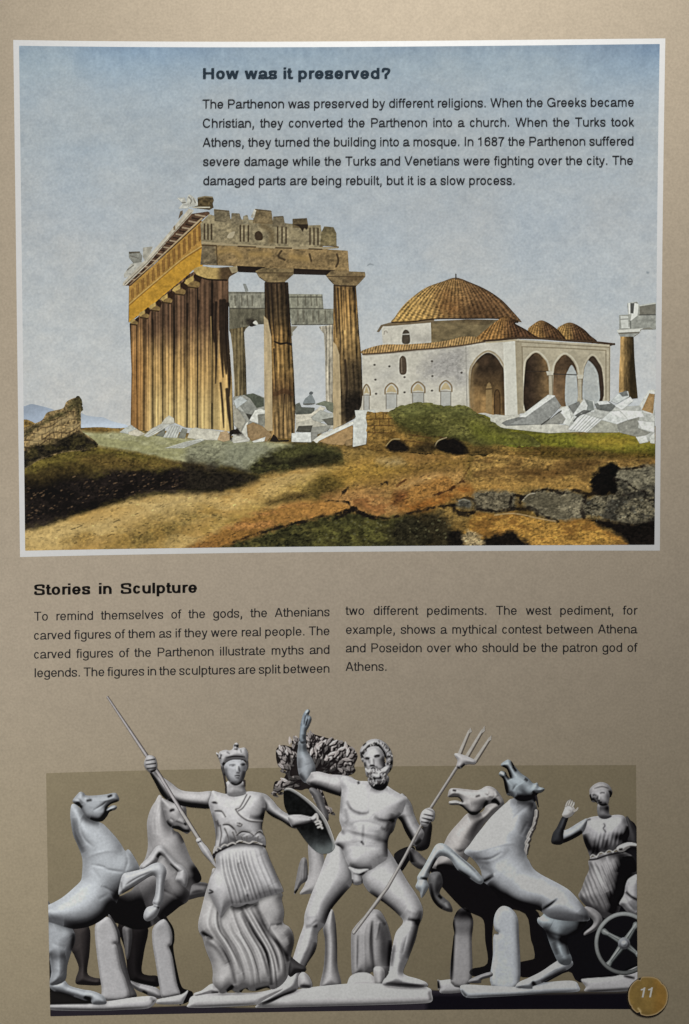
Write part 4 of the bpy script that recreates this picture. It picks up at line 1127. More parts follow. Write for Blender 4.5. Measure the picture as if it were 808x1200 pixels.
def stones(Q, items):
    for q, c_ in items:
        S.fill(Q(q), lambda X, Y, s, c_=c_: rgb(*c_) * (1 + .07 * fbm(X, Y, 5, 4, 4) + .05 * fbm(X, Y, 2, 2, 6))[..., None], smooth=False)
        p = Q(q)
        S.line(p + p[:1], .7, rgb(*[v * .62 for v in c_]), smooth=False, alpha=.28)


stones(QD, [('60,652 120,640 165,632 226,655 226,832 150,872 100,842 72,770', (160, 158, 150)), ('70,660 110,648 160,690 130,735 90,720 70,690', (190, 190, 184)), ('120,640 165,632 222,658 222,700 185,710 150,660', (86, 90, 78)), ('90,690 140,660 185,715 150,750 128,738', (150, 150, 144)),
            ('60,690 95,728 128,778 100,835 66,800', (172, 166, 152)), ('128,740 160,745 190,715 150,780', (70, 68, 62)), ('145,775 175,722 205,712 228,722 228,760 190,790', (222, 220, 214)), ('190,745 228,740 228,800 195,800', (140, 138, 128)), ('102,842 128,790 140,780 132,840 150,880 120,870', (220, 216, 206)),
            ('132,800 165,785 215,805 265,850 240,885 165,888 138,860', (160, 130, 92)), ('60,850 100,838 150,885 60,895', (206, 202, 194)), ('160,885 230,862 225,885 170,892', (226, 224, 218)),
            ('388,690 410,680 420,705 490,708 485,738 420,750 388,740', (98, 100, 92)), ('490,690 540,672 588,682 588,735 555,720 545,700', (120, 124, 106)), ('388,745 470,740 520,700 548,710 500,760 440,790 390,795', (212, 204, 188)), ('470,760 520,720 560,735 588,740 588,765 500,790', (176, 176, 168)), ('390,790 470,770 560,800 588,800 588,815 480,840 390,835', (196, 190, 176)),
            ('530,770 588,760 588,800 560,800', (104, 102, 92)), ('405,805 478,802 470,838 392,834', (84, 82, 74)), ('475,812 575,800 560,830 500,850 470,840', (158, 156, 148)), ('368,842 470,838 472,890 368,888', (224, 224, 222)), ('470,840 508,835 500,870 472,890', (150, 148, 142))])
S.fill(QD('430,692 438,662 455,648 468,632 480,650 490,688'), rgb(132, 138, 142)); S.fill(QD('460,632 470,622 482,630 470,640'), rgb(90, 94, 98)); S.line(QD('432,690 490,688'), 1.5, rgb(100, 98, 92))
S.fill(QD('252,885 272,848 290,862 300,880 355,876 352,886 280,888'), rgb(34, 28, 25), smooth=False)
stones(QD, [('480,880 520,850 640,800 705,775 705,790 620,830 520,880 500,895', (226, 222, 212)), ('510,885 620,832 690,800 690,865 640,905 560,900', (176, 140, 94)), ('648,895 655,880 690,872 690,905 655,910', (156, 126, 86)), ('700,722 808,718 808,740 770,740 760,900 690,915 694,780 706,760', (214, 214, 210))])
stones(QD, [('770,738 830,738 830,905 764,900', (150, 116, 68))])
S.line(QD('690,792 520,872 490,892'), 1.4, rgb(232, 230, 224), smooth=False)
stones(QB, [('0,790 40,760 75,742 110,768 60,800', (196, 198, 194)), ('58,790 110,768 165,800 120,815 60,805', (214, 204, 186)), ('155,810 200,770 265,735 330,738 230,800 180,822', (206, 204, 198)), ('225,810 290,765 285,820', (120, 120, 110)), ('265,735 290,700 315,682 345,700 350,735 300,738', (214, 208, 194)), ('278,822 325,738 392,755 365,825', (204, 204, 200)),
            ('370,825 398,762 432,772 415,830', (132, 132, 122)), ('430,825 450,770 480,758 510,765 640,782 640,840 520,838', (208, 202, 188)), ('620,838 640,788 675,780 698,800 700,840 660,850', (196, 164, 124)), ('285,890 420,848 520,828 540,840 350,910 300,905', (206, 205, 198)), ('700,845 725,805 770,790 800,830 720,850', (196, 192, 182)), ('722,590 765,562 808,590 740,640', (196, 200, 202))])
for k in range(5):
    S.line(QB('%d,%d %d,%d' % (300 + k * 30, 895 - k * 3, 430 + k * 28, 850 - k * 3)), .8, rgb(140, 140, 134), smooth=False, alpha=.7)
for k in range(4):
    S.line(QB('%d,820 %d,750' % (300 + 18 * k, 335 + 16 * k)), .8, rgb(150, 150, 146), smooth=False, alpha=.7); S.line(QB('%d,805 %d,765' % (180 + 22 * k, 250 + 20 * k)), .7, rgb(140, 140, 134), smooth=False, alpha=.6)
area(QB('690,790 740,770 775,800 720,810 705,840'), rgb(36, 30, 26), .2, 4, 4, 6, soft=1, alpha=.9, jit=2)
S.build('painted_rubble', M_INK, PICTURE, 7 * U, 'pale fallen stones between and in front of the temple columns')

S = Layer(575, 440, 776, 535, .7, clip=F_IN)
stones(QF, [('0,575 40,560 90,565 150,560 170,600 280,600 370,610 400,640 280,645 60,620', (204, 200, 190)), ('360,540 700,520 760,540 760,690 680,660 600,640 380,640', (190, 190, 186)), ('70,600 90,588 150,572 180,572 262,604 90,612', (128, 128, 126)), ('172,573 310,478 338,522 262,606 100,606', (152, 152, 150)), ('148,572 280,471 312,476 176,574', (226, 226, 224)), ('262,604 330,545 360,580 345,602', (150, 148, 142)), ('335,530 370,520 384,575 402,560 374,612 345,602 358,580 332,548', (222, 222, 218)),
            ('370,522 420,500 430,540 392,556', (128, 128, 126)), ('392,560 440,490 486,500 490,548 440,558 400,590', (208, 209, 208)), ('444,492 480,502 486,540 452,548 458,520', (136, 140, 138)), ('400,565 440,540 470,545 420,575', (112, 112, 110)), ('368,628 430,555 522,582 455,642', (226, 226, 224)), ('455,642 520,588 594,600 594,642', (172, 170, 158)),
            ('488,512 552,502 584,522 562,548 500,538', (116, 118, 116)), ('498,502 545,498 560,512 510,518', (214, 216, 216)), ('560,500 600,462 640,455 645,480 590,512', (206, 209, 210)), ('600,465 632,452 640,475 615,480', (120, 122, 122)), ('580,522 650,480 664,500 612,540', (226, 227, 227)), ('520,584 562,545 600,545 642,582 592,606', (216, 217, 216)), ('560,548 600,544 640,580 600,575', (234, 234, 232)),
            ('600,540 700,545 712,570 642,586', (230, 230, 228)), ('590,605 642,586 690,572 684,622 740,642 700,666 600,642', (148, 146, 138)), ('690,520 735,450 762,448 756,560 712,556', (216, 214, 208)), ('702,540 736,466 760,470 752,556', (170, 134, 88)), ('682,588 758,595 758,642 700,626', (222, 222, 220)), ('674,662 720,655 732,685 692,692', (218, 218, 214)), ('735,662 760,640 760,692 740,690', (212, 212, 208))])
for k in range(6):
    S.line(QF('%d,%d %d,%d' % (382 + 14 * k, 632 + k, 446 + 14 * k, 562 + 3 * k)), .8, rgb(150, 152, 152), smooth=False, alpha=.75)
S.line(QF('250,606 300,570 338,545'), 1.4, rgb(84, 82, 78)); S.line(QF('395,590 420,565 470,545'), 1.4, rgb(96, 96, 94))
S.build('painted_rubble', M_INK, PICTURE, 7 * U, 'heap of white slabs in front of the mosque porch')

# ---- grassy mound over low vaults
S = Layer(425, 468, 640, 535, .8, clip=F_IN)
area(QI('228,95 262,88 350,92 380,130 420,160 560,200 700,215 830,230 900,250 1000,262 1000,280 760,275 640,282 420,270 300,268 230,255 190,250 232,225'), rgb(150, 116, 60), .25, 12, 5, 3, col2=rgb(116, 88, 44), jit=1)
area(QI('330,92 360,68 420,50 480,46 540,52 600,60 650,56 700,72 750,105 800,135 860,165 960,195 1000,215 1000,245 860,235 760,240 640,215 520,190 420,165 370,140 345,115'), rgb(112, 108, 58), .26, 14, 6, 5, col2=rgb(84, 82, 42), jit=1.2)
area(QI('380,70 440,52 560,62 640,66 720,100 640,100 520,85 420,95'), rgb(130, 132, 76), .18, 14, 5, 6, soft=4, alpha=.6)
area(QI('350,130 420,150 520,180 640,215 760,240 640,240 500,210 400,180'), rgb(74, 70, 34), .3, 9, 4, 7, soft=3, alpha=.8)
area(QI('700,130 808,170 960,210 960,250 808,230 720,190'), rgb(122, 122, 46), .2, 14, 5, 8, soft=4, alpha=.7)
for q in ('245,120 345,118', '240,150 350,148', '238,180 330,182', '400,215 540,235', '420,190 520,205', '440,240 540,250', '560,200 660,225'):
    S.line(QI(q), 1.4, rgb(92, 66, 36), alpha=.75)
for q in ('270,90 272,118', '305,92 306,118', '290,120 288,148', '330,122 332,148', '265,150 268,180'):
    S.line(QI(q), 1.3, rgb(92, 66, 36), alpha=.75, smooth=False)
area(QI('318,250 330,228 352,212 385,216 410,235 422,262 370,268'), rgb(26, 21, 18), .2, 6, 5, 9, soft=1, jit=1.2)
area(QI('540,250 552,222 590,208 630,206 665,228 688,262 685,276 600,278'), rgb(22, 18, 16), .2, 6, 5, 10, soft=1, jit=1.2)
S.line(QI('538,245 552,218 590,203'), 1.2, rgb(176, 158, 120)); S.line(QI('318,240 345,212 380,210'), 1.1, rgb(176, 150, 100))
area(QI('430,260 500,225 545,240 530,272 470,278'), rgb(52, 42, 26), .3, 7, 5, 11, soft=2.5, alpha=.85, jit=2)
area(QI('690,255 760,250 830,262 760,282 690,280'), rgb(62, 50, 28), .3, 7, 4, 12, soft=2.5, alpha=.8, jit=2)
S.build('painted_mound', M_INK, PICTURE, 8 * U, 'grassy mound with two dark vault openings in front of the mosque')

# ------------------------------------------------------------------ the photograph of the statues
F_BOX = frame_field(smooth_edge([(54.5, 906), (150, 903.4), (230, 901.4), (350, 899.4), (460, 898), (600, 897), (746, 896.6)], 0),
                    smooth_edge([(59.5, 1191), (250, 1187.6), (400, 1184.4), (600, 1183), (747, 1182.6)], 0),
                    smooth_edge([(54.3, 906), (56.5, 1040), (59.3, 1191)], 1),
                    smooth_edge([(745.6, 896), (746.6, 1040), (747.4, 1183)], 1))
LA = Layer(50, 890, 752, 1196, 1.0)
LA.F = F_BOX(LA.X, LA.Y)
LA.C = seen([0.305, 0.254, 0.167], LA.X, LA.Y) * (1 + 0.02 * fbm(LA.X, LA.Y, 60, 60, 5))[..., None]
# dark strip of the plinth along the bottom, nearly black behind the chariot
strip = smooth_edge([(58, 1184), (200, 1181.5), (400, 1177), (520, 1160), (740, 1158)], 0)
LA.fill([(54, 1183), (54, 1183), (150, 1181), (235, 1178), (235, 1178), (300, 1181), (430, 1175), (490, 1172), (505, 1160), (505, 1160), (560, 1164), (690, 1168), (760, 1160), (760, 1160), (760, 1200), (760, 1200), (54, 1200), (54, 1200)], rgb(36, 32, 39), grow=False)
LA.fill([(500, 1166), (500, 1166), (752, 1162), (752, 1162), (752, 1200), (752, 1200), (500, 1200), (500, 1200)], rgb(13, 11, 17), grow=False, soft=3)
PHOTO = LA.build('statue_photo', M_INK, PAGE, U)
PHOTO['label'] = 'photograph of white statues and rearing horses on an olive brown ground'
BOXCLIP = lambda X, Y: F_BOX(X, np.maximum(Y, 925))          # heads may rise above the picture's upper edge


def flow(a, b, ts, mid=None):
    """curves between two guide curves of a cloth"""
    a, b = spl(a, False, 6), spl(b, False, 6)
    n = min(len(a), len(b))
    a = a[np.linspace(0, len(a) - 1, n).astype(int)]; b = b[np.linspace(0, len(b) - 1, n).astype(int)]
    out = []
    for k, t in enumerate(ts):
        i0, i1 = (int(n * ((k * 0.37) % 0.3)), n - int(n * ((k * 0.61) % 0.22)))
        out.append(list(map(tuple, (a * (1 - t) + b * t)[i0:i1:3])))
    return out


A, B, C, D, E_, F_, G, H = (Z(50, 910, 808 / 150), Z(50, 1040, 4.04), Z(150, 910, 808 / 120), Z(230, 860, 808 / 120), Z(220, 980, 808 / 150),
                            Z(310, 820, 808 / 130), Z(390, 850, 808 / 130), Z(290, 1010, 808 / 230))
I, J, K, M, N, O = Z(480, 870, 808 / 170), Z(500, 1020, 4.04), Z(560, 980, 4.04), Z(635, 900, 808 / 130), Z(680, 1050, 808 / 128), Z(480, 840, 808 / 120)
S3 = Z(0, 800, 3.0)
S4 = Z(200, 800, 3.0)
WARM, COOL = (1.0, 0.985, 0.975), (0.965, 0.985, 1.0)

# ---- olive tree behind the two contestants
T = Statue(315, 855, 430, 1170)
T.fill(F_('85,370 130,330 215,345 240,300 330,250 400,262 500,290 560,300 640,350 680,410 655,480 665,520 620,550 520,550 440,530 380,560 430,680 470,800 440,860 380,760 330,660 300,650 260,660 140,640 70,695 75,600 130,585 160,520 100,480'), rgb(30, 26, 26), soft=1)
rs = np.random.RandomState(4)
tuft = [(130, 380, 0), (150, 450, 1), (190, 400, 1), (160, 500, 2), (120, 620, 0), (180, 610, 2), (95, 670, 2), (230, 580, 3), (330, 330, 1), (385, 300, 0), (420, 330, 0), (400, 370, 1), (360, 400, 1),
        (480, 320, 2), (530, 330, 1), (500, 420, 0), (560, 400, 1), (450, 450, 1), (600, 370, 1), (640, 410, 1), (580, 460, 2), (630, 440, 1), (520, 500, 2), (600, 520, 2), (470, 510, 3), (410, 470, 3), (230, 300, 1), (340, 270, 1),
        (410, 730, 1), (440, 810, 1), (380, 700, 2), (460, 820, 2)]
for q, (ax, ay, dk) in enumerate(tuft):
    offs = sorted(((rs.normal(0, 20), rs.normal(0, 18)) for _ in range(9)), key=lambda o: -o[0] * .5 - o[1])
    for k, (ox, oy) in enumerate(offs):
        cx, cy = F_('%f,%f' % (ax + ox, ay + oy))[0]
        ang = math.atan2(ay - 600, ax - 330) + rs.normal(0, 0.5)
        ln = rs.uniform(2.6, 5.4)
        g = np.clip((1.0, 0.86, 0.66, 0.36)[dk] * (1 - .010 * (ox * .5 + oy)) * rs.uniform(.62, 1.06), 0.07, 0.95)
        pts = [(cx - ln * math.cos(ang), cy - ln * math.sin(ang)), (cx + rs.uniform(-.8, .8), cy + rs.uniform(-.8, .4)), (cx + ln * math.cos(ang), cy + ln * math.sin(ang))]
        T.line([(a + 1.3, b + 1.5) for a, b in pts], [1.0, 4.8, 0.8], rgb(24, 20, 21), grow=False, alpha=0.92)
        T.line(pts, [1.2, 4.0, 1.0], 0.80 * g * np.array([1, 0.955, 0.945]), grow=True, soft=0.5)
        T.line([(a + .5, b + .5) for a, b in pts], [.3, .9, .3], 0.52 * g * np.array([1, 0.955, 0.945]), grow=False, soft=0.5, alpha=.8)
T.piece(F_('325,660 350,640 410,680 440,760 470,870 420,900 400,820 360,720'), 5, 0.1, 0.55, tint=WARM)
T.piece(S4('486,560 525,565 545,640 560,700 540,760 500,742 455,744 470,715 484,680 487,640'), 6, 0.25, 0.78, tint=WARM)
T.piece(S4('452,640 465,615 480,625 482,690 460,710 440,742 434,738 440,700'), 5, 0.15, 0.62, tint=WARM, det=[(S4('465,625 462,700'), 1, -1.5), (S4('474,630 472,700'), 1, -1.5)], air=[(S4('436,740 450,728'), 2, -.4)])
T.piece(H('312,262 345,195 362,232 370,330 372,430 388,505 360,522 310,522 298,512 315,430 320,330'), 9, 0.12, 0.80, tint=WARM, air=[(H('318,250 325,400 305,510'), 3, -.18), (H('366,240 375,420'), 2, -.12)])
T.build('olive_tree', M_INK, PHOTO, 2 * U, 'carved olive tree with tufted leaves behind the two standing figures')


# ---- the horses on the left
R = Statue(50, 925, 250, 1180, clip=BOXCLIP)
DK = dict(lo=0.05, hi=0.30, tint=(1.0, 0.93, 0.89))
R.piece(B('140,185 220,185 224,300 212,400 240,425 275,432 275,462 200,462 160,456 158,430 172,380 150,320 138,290'), 9, **DK)
R.piece(B('360,170 495,180 482,300 470,395 500,415 545,420 548,470 450,455 410,440 392,300'), 10, lo=.03, hi=.16, tint=(1, .93, .9))
R.piece(B('380,190 418,185 425,240 410,330 395,330 385,250'), 6, .08, .5, tint=WARM)
R.piece(C('500,842 560,832 640,850 640,935 560,952 430,985 415,960 460,890'), 9, .1, .52, tint=WARM, det=[(C('480,925 600,905'), 5 / 3, -1.5)], air=[(C('500,840 640,860'), 2, -.15)])
R.piece(C('265,152 215,200 175,270 152,360 155,450 158,560 130,660 60,760 30,900') + B('240,90 300,130 330,160 370,175 430,197 490,195 540,170 600,130 650,90 690,62') + C('505,860 562,836 582,800 555,735 510,670 470,580 435,490 400,440 350,400'),
        17, 0.16, 0.82, tint=(1, .985, .975), smooth=3,
        air=[(B('200,175 300,130 420,140 500,120'), 22, -.56), (B('330,60 420,120'), 20, -.44), (C('230,880 120,960'), 14, -.42), (C('560,800 530,740'), 7, -.45), (C('480,900 380,1000 250,1120'), 9, -.25),
             (C('350,440 400,440 450,520'), 4, -.3), (C('300,640 380,780'), 5, -.12), (C('420,980 300,1120 200,1140'), 8, -.15)],
        det=[(C('230,230 205,330 210,450'), 1.5, -2), (C('260,220 235,330 240,460'), 1.3, -1.5), (C('195,260 180,380'), 1.2, -1.2), (C('300,820 380,950 440,970'), 1.5, -2), (C('230,880 340,930 400,975'), 1.5, -1.5), (C('300,660 370,760'), 1.5, -1)])
R.piece(C('268,172 300,182 350,195 400,200 440,215 462,250 465,300 480,355 498,395 500,425 470,452 440,440 400,420 350,405 312,372 290,300 272,230'), 9, .12, .80, tint=(1, .985, .975), drop=.25,
        det=[(C('350,265 352,270'), 1.8, -3), (C('330,330 360,350 370,400'), 1.2, -2), (C('300,200 290,260'), 1.2, -1.5)],
        air=[(C('340,270 360,262'), 1.6, -.5), (C('452,372 456,378'), 1.2, -.6), (C('350,405 400,400 440,425 490,430'), 1.3, -.55), (C('350,395 380,415 430,445'), 2, -.35), (C('300,350 340,400'), 3, -.25), (C('400,330 440,350'), 2.5, .12), (C('375,350 410,360 450,380'), 1.2, -.2)])
R.piece(C('95,705 160,640 215,562 250,543 290,556 335,615 385,675 432,705 465,745 478,795 460,872 420,850 376,815 392,765 380,740 330,690 290,640 255,625 225,680 130,745'), 5.5, .16, .84, drop=.45, det=[(C('300,600 390,720'), 1, -.8), (C('390,760 440,740'), 1, -1.5)], air=[(C('230,640 260,600'), 2.5, -.25), (C('330,690 400,750'), 1.5, -.3)])
R.piece(B('405,440 460,455 540,475 572,510 555,527 510,515 480,500 440,482'), 6, .1, .78, air=[(B('480,495 490,500'), 1.5, -.4), (B('410,440 460,470'), 3, -.2)])
R.build('rearing_horse', M_INK, PHOTO, 3 * U, 'carved rearing horse half hidden behind the leftmost horse')

R = Statue(50, 925, 250, 1190, clip=BOXCLIP)
R.piece(B('575,150 600,160 622,200 625,250 620,290 640,400 660,470 690,485 712,497 705,530 660,552 640,520'), 3, .02, .10)
R.piece(B('520,205 538,172 575,150 600,178 614,220 612,268 600,282 616,330 636,450 652,500 640,512 570,522 555,470 535,350 522,270'), 2.6, .12, .80, smooth=.9, air=[(B('530,190 600,200'), 8, -.06), (B('575,200 580,330'), 10, .0)])
R.piece(B('540,532 600,518 660,505 690,487 668,540 655,552 550,552'), 3, .25, .84)
R.build('support_post', M_INK, PHOTO, 4 * U, 'pale round topped post standing on its own slab behind the leftmost horse')
R = Statue(50, 925, 250, 1190, clip=BOXCLIP)
R.piece(B('310,140 340,160 366,212 370,260 380,290 400,380 420,450 446,505 440,520 400,525 350,400'), 4, .03, .46)
R.piece(B('248,190 280,150 308,140 330,160 352,212 358,258 340,266 352,280 372,380 398,450 405,525 290,532 280,470 262,350'), 2.8, .14, .82, smooth=.9, drop=.3)
R.build('support_post', M_INK, PHOTO, 4 * U, 'pale broad post under the belly of the leftmost horse')

R = Statue(50, 925, 250, 1192, clip=BOXCLIP)
R.piece(B('20,545 150,540 290,540 430,520 510,514 540,525 535,545 500,572 400,578 250,584 20,578'), 4, .3, .86, rough=.03, drop=.3, air=[(B('20,572 250,578 400,572 500,566'), 1.6, -.16), (B('510,520 530,540'), 2.5, -.25), (B('40,520 120,530 220,545'), 3, -.55)])
R.fill(B('15,330 36,330 55,400 45,470 110,470 160,480 240,500 240,550 15,556'), rgb(24, 22, 22), smooth=False, soft=1)
R.piece(B('36,447 70,440 105,440 130,465 190,482 240,490 285,510 304,538 295,553 240,553 228,530 205,535 160,520 100,502 55,490 34,470'), 6, .14, .84, tint=COOL, drop=.4, det=[(B('120,475 200,495'), 1, 1.5)], air=[(B('205,520 222,528'), 2, -.5), (B('60,492 150,518'), 2, -.25)])
R.piece(B('10,60 50,100 100,160 148,205 155,250 137,305 118,370 106,442 36,462 42,400 30,330 10,330'), 12, .12, .80, tint=COOL, det=[(B('50,180 110,200 140,230'), 2.5, 1.8), (B('60,380 95,400'), 2, 1), (B('40,260 110,290'), 2, -1)], air=[(B('40,330 110,320'), 5, -.2), (B('150,215 140,300'), 3, -.2)])
body = A('190,172 176,225 180,290 195,370 225,440 252,520 250,620 240,660 200,700 130,760 60,800 0,830') + B('5,150 60,172 110,188 150,196 200,190 255,170 310,130 345,85 365,40') + A('480,735 530,700 600,640 614,580 580,508 545,460 522,468 500,432 470,390 430,345 385,300 350,285 320,270 280,255 240,200')
R.piece(body, 17, .20, .86, tint=COOL, smooth=3, drop=.35, rough=.012,
        det=[(A('215,230 215,330 260,440'), 1.6, -2.4), (A('260,260 240,330 270,400 330,450'), 1.5, -2), (A('300,555 380,570 420,590 530,605'), 1.5, -2.2), (A('270,540 300,500 400,470 500,470'), 1.6, 1.2), (A('520,470 540,530 520,600'), 1.5, -1.6),
             (A('370,690 430,720 470,740'), 1.3, -2), (B('30,120 70,170 140,195'), 1.6, -2.5), (A('350,780 420,740'), 2, -1.2), (A('300,560 360,640 380,690'), 2, -1)],
        air=[(B('100,180 200,185 280,145 350,70'), 8, -.36), (A('440,760 520,720 600,640'), 6, -.25), (A('200,260 210,360 260,480'), 4, -.2), (A('250,250 300,280 360,290'), 4, -.25), (A('420,800 480,760'), 9, -.18), (A('350,330 430,420 470,450'), 9, .06), (A('100,830 250,740 330,660'), 12, .05)])
R.piece(A('190,152 215,118 238,96 262,104 275,118 320,120 400,112 456,102 476,118 486,148 470,160 432,174 408,198 442,182 470,187 462,208 425,222 408,250 380,280 345,284 310,275 275,255 250,215 235,190 205,172'),
        7, .10, .80, tint=COOL, drop=.4, smooth=.9, rough=.03,
        det=[(A('330,150 400,150 440,140'), 1.2, 1), (A('320,215 380,180 410,150'), 1, -1.4), (A('205,140 235,150 250,180'), 1.2, -2), (A('270,140 300,135'), 1, 1.5)],
        air=[(A('285,152 305,148'), 1.6, -.45), (A('418,126 434,120'), 1.5, -.6), (A('480,153 430,176 398,210 405,230'), 1.6, -.6), (A('400,240 375,275'), 3.5, -.5), (A('440,210 410,235'), 2, -.4), (A('225,170 240,188'), 2.2, -.5), (A('300,265 360,280'), 3, -.25), (A('290,210 350,220'), 6, .05)])
R.piece(A('480,738 490,670 510,615 560,600 640,580 690,553 735,543 770,563 784,600 777,640 768,700 760,790 745,815 740,842 720,882 690,906 660,913 640,895 642,858 662,825 702,812 695,795 712,740 718,660 708,628 680,630 620,667 560,707 500,741'),
        6, .16, .88, tint=(.98, .985, .99), drop=.55, det=[(A('520,690 600,640 690,600'), 1, -1.6), (A('520,640 620,610 700,575'), 1.2, 1), (A('740,620 735,780'), 1.2, .8), (A('690,800 740,820'), 1, -1.5)],
        air=[(A('500,735 600,690 700,625'), 1.8, -.22), (A('710,640 705,780'), 1.4, -.12), (A('700,815 740,830'), 1.2, -.3), (A('495,660 505,720'), 1.5, -.15)])
R.build('rearing_horse', M_INK, PHOTO, 5 * U, 'bluish white carved horse rearing at the left edge of the photograph')


# ---- charioteer and wheel on the right
R = Statue(620, 905, 756, 1186, clip=BOXCLIP)
R.fill(K('330,420 420,470 475,440 520,345 580,370 620,300 760,120 760,660 640,690 480,690 430,640 300,700 195,695 195,610 268,580 262,480'), rgb(13, 12, 15), soft=2)
R.fill(M('540,420 640,380 700,470 700,800 640,790 560,640'), rgb(20, 18, 21), soft=2)
R.piece(K('490,680 520,672 650,662 700,640 780,615 780,720 525,736 512,712'), 3, .2, .72, rough=.03, air=[(K('520,735 750,716'), 1.5, -.15), (K('690,660 745,672'), 1.6, -.45)])
R.piece(M('355,655 345,740 318,800 290,880 268,935 330,1010 420,1070 470,1095 555,1060 590,940 612,830 690,790 670,650 545,608'), 17, .06, .66, tint=WARM, smooth=2,
        fold=lambda X, Y: 0.9 * np.sin((X - 0.42 * (Y - 1000)) * 1.15 + 1.2 * fbm(X, Y, 12, 30, 3)) * sst(1000, 1018, Y),
        air=[(M('600,620 610,720 580,860 540,1000'), 7, -.50), (M('480,640 560,640 560,760'), 6, -.30), (M('480,900 520,1000 500,1060'), 5, -.28), (M('640,640 650,760'), 6, -.5), (M('370,680 420,800 480,900'), 3, .10), (M('300,920 400,1010'), 3, .08), (M('390,640 470,660'), 4, -.15)])
R.piece(K('505,335 540,338 578,365 590,400 565,440 510,468 505,455 540,425 548,400 522,372'), 4, .10, .62, tint=WARM)
R.piece(M('565,985 600,920 612,850 640,800 720,790 720,1060 640,1060 590,1010'), 8, .15, .74, det=[(M('600,930 640,1000 690,1050'), 1.4, -2), (M('625,850 640,920 700,960'), 1.6, 2), (M('580,980 610,1030 650,1060'), 1.2, -1.6)], air=[(M('610,900 660,940 700,960'), 1.6, -.4), (M('640,830 700,830'), 3, .06), (M('650,960 690,1040'), 3, -.12)])
R.piece(M('615,350 650,385 680,440 705,500 705,600 640,560 620,450'), 6, .03, .30)
R.piece(M('300,440 312,385 345,362 400,350 480,350 540,340 600,350 622,400 640,480 600,560 585,595 540,600 515,612 490,600 460,622 425,620 400,645 370,640 355,655 335,600 310,540 298,490'), 13, .10, .80, tint=(1, .99, .99), smooth=1.5,
        fold=lambda X, Y: .5 * np.sin(X * 1.3 + .25 * Y) * sst(968, 985, Y),
        det=[(M('380,440 420,480'), 5, 2.6), (M('560,420 580,470'), 5, 2.6), (M('440,380 470,420 480,510'), 1.2, -1.2), (M('460,380 490,450'), 1, -1)],
        air=[(M('310,480 340,570 390,600'), 4.5, -.42), (M('385,540 400,600'), 4, -.25), (M('540,500 600,500'), 5, -.3), (M('470,520 460,600'), 4, -.15), (M('630,420 610,560'), 3, -.4), (M('450,400 460,420 450,440 470,470'), 1.1, -.3), (M('320,380 360,372'), 1.3, -.3), (M('560,380 590,420'), 4, .08)])
for q in ('350,655 370,632 400,648', '400,645 430,615 460,625', '460,622 490,600 520,612', '518,612 550,590 590,600'):
    R.line(M(q), 1.4, rgb(165, 163, 160), soft=.6)
R.line(M('345,668 400,662 460,640 520,626 590,612'), 1.6, rgb(22, 20, 22), soft=.8)
R.piece(M('410,262 485,268 492,330 512,352 460,372 412,350'), 6, .10, .62, air=[(M('420,290 490,285'), 4, -.3)])
R.piece(M('348,180 352,150 385,118 430,102 478,115 508,150 515,180 506,205 492,215 380,250 352,215'), 6, .10, .72, rough=.05, tint=WARM, air=[(M('350,190 365,240'), 3, -.4), (M('495,180 505,210'), 2.5, -.45), (M('380,150 440,135 490,150'), .9, -.25)])
R.piece(M('362,185 400,160 450,152 485,170 495,200 490,240 478,268 440,276 412,262 385,240 368,220'), 7, .14, .72, air=[(M('370,200 385,194 402,202'), 1.2, -.30), (M('424,186 440,178 462,182'), 1.1, -.30), (M('412,195 402,230'), 1.2, -.22), (M('418,195 420,232'), .9, .14), (M('404,236 428,236'), .9, -.22), (M('412,250 440,248'), .9, -.30), (M('415,268 450,278 478,262'), 2.4, -.4), (M('368,215 380,242 400,256'), 2.4, -.34), (M('450,215 472,235'), 3, .10), (M('430,165 470,175'), 2.4, .06)])
R.piece(M('332,368 280,390 200,440 150,462 135,500 145,545 200,530 292,478 322,430'), 6.5, .16, .74, air=[(M('150,540 220,515 300,465'), 3.2, -.5), (M('140,490 150,540'), 3, -.3)], tint=COOL)
R.piece(M('152,352 195,350 182,400 160,470 150,552 73,548 80,480 112,430'), 6, .04, .26, tint=(.93, .97, 1.0), air=[(M('165,370 140,440'), 2, .06)])
R.piece(M('150,345 158,318 168,292 176,272 196,268 222,272 238,290 244,312 232,335 212,354 180,362'), 4, .28, .90, tint=(1, .98, .95), air=[(M('165,335 200,345 225,330'), 2, .05), (M('185,300 215,310'), 1.4, -.14)])
for q in ('176,276 186,252 196,238', '194,270 204,245 208,232', '210,272 220,250 222,238', '224,282 234,262 236,250'):
    R.line(M(q), [2.6, 2.5, 1.8], rgb(96, 92, 90), grow=True, soft=.5); R.line(M(q), [1.8, 1.7, 1.1], rgb(168, 164, 158), soft=.5)
R.line(M('238,312 252,306 264,290'), [2.8, 2.4, 1.7], rgb(150, 146, 141), grow=True, soft=.5)
R.piece(M('545,582 580,556 640,540 705,556 705,578 640,580 600,608 560,610'), 3.5, .25, .84, tint=(1, .98, .95), drop=.5, air=[(M('562,592 590,588'), 1.1, -.7), (M('640,575 700,575'), 1.4, -.3)])
R.build('charioteer_statue', M_INK, PHOTO, 5 * U, 'half shaded statue of a woman in a pleated robe raising one open hand')

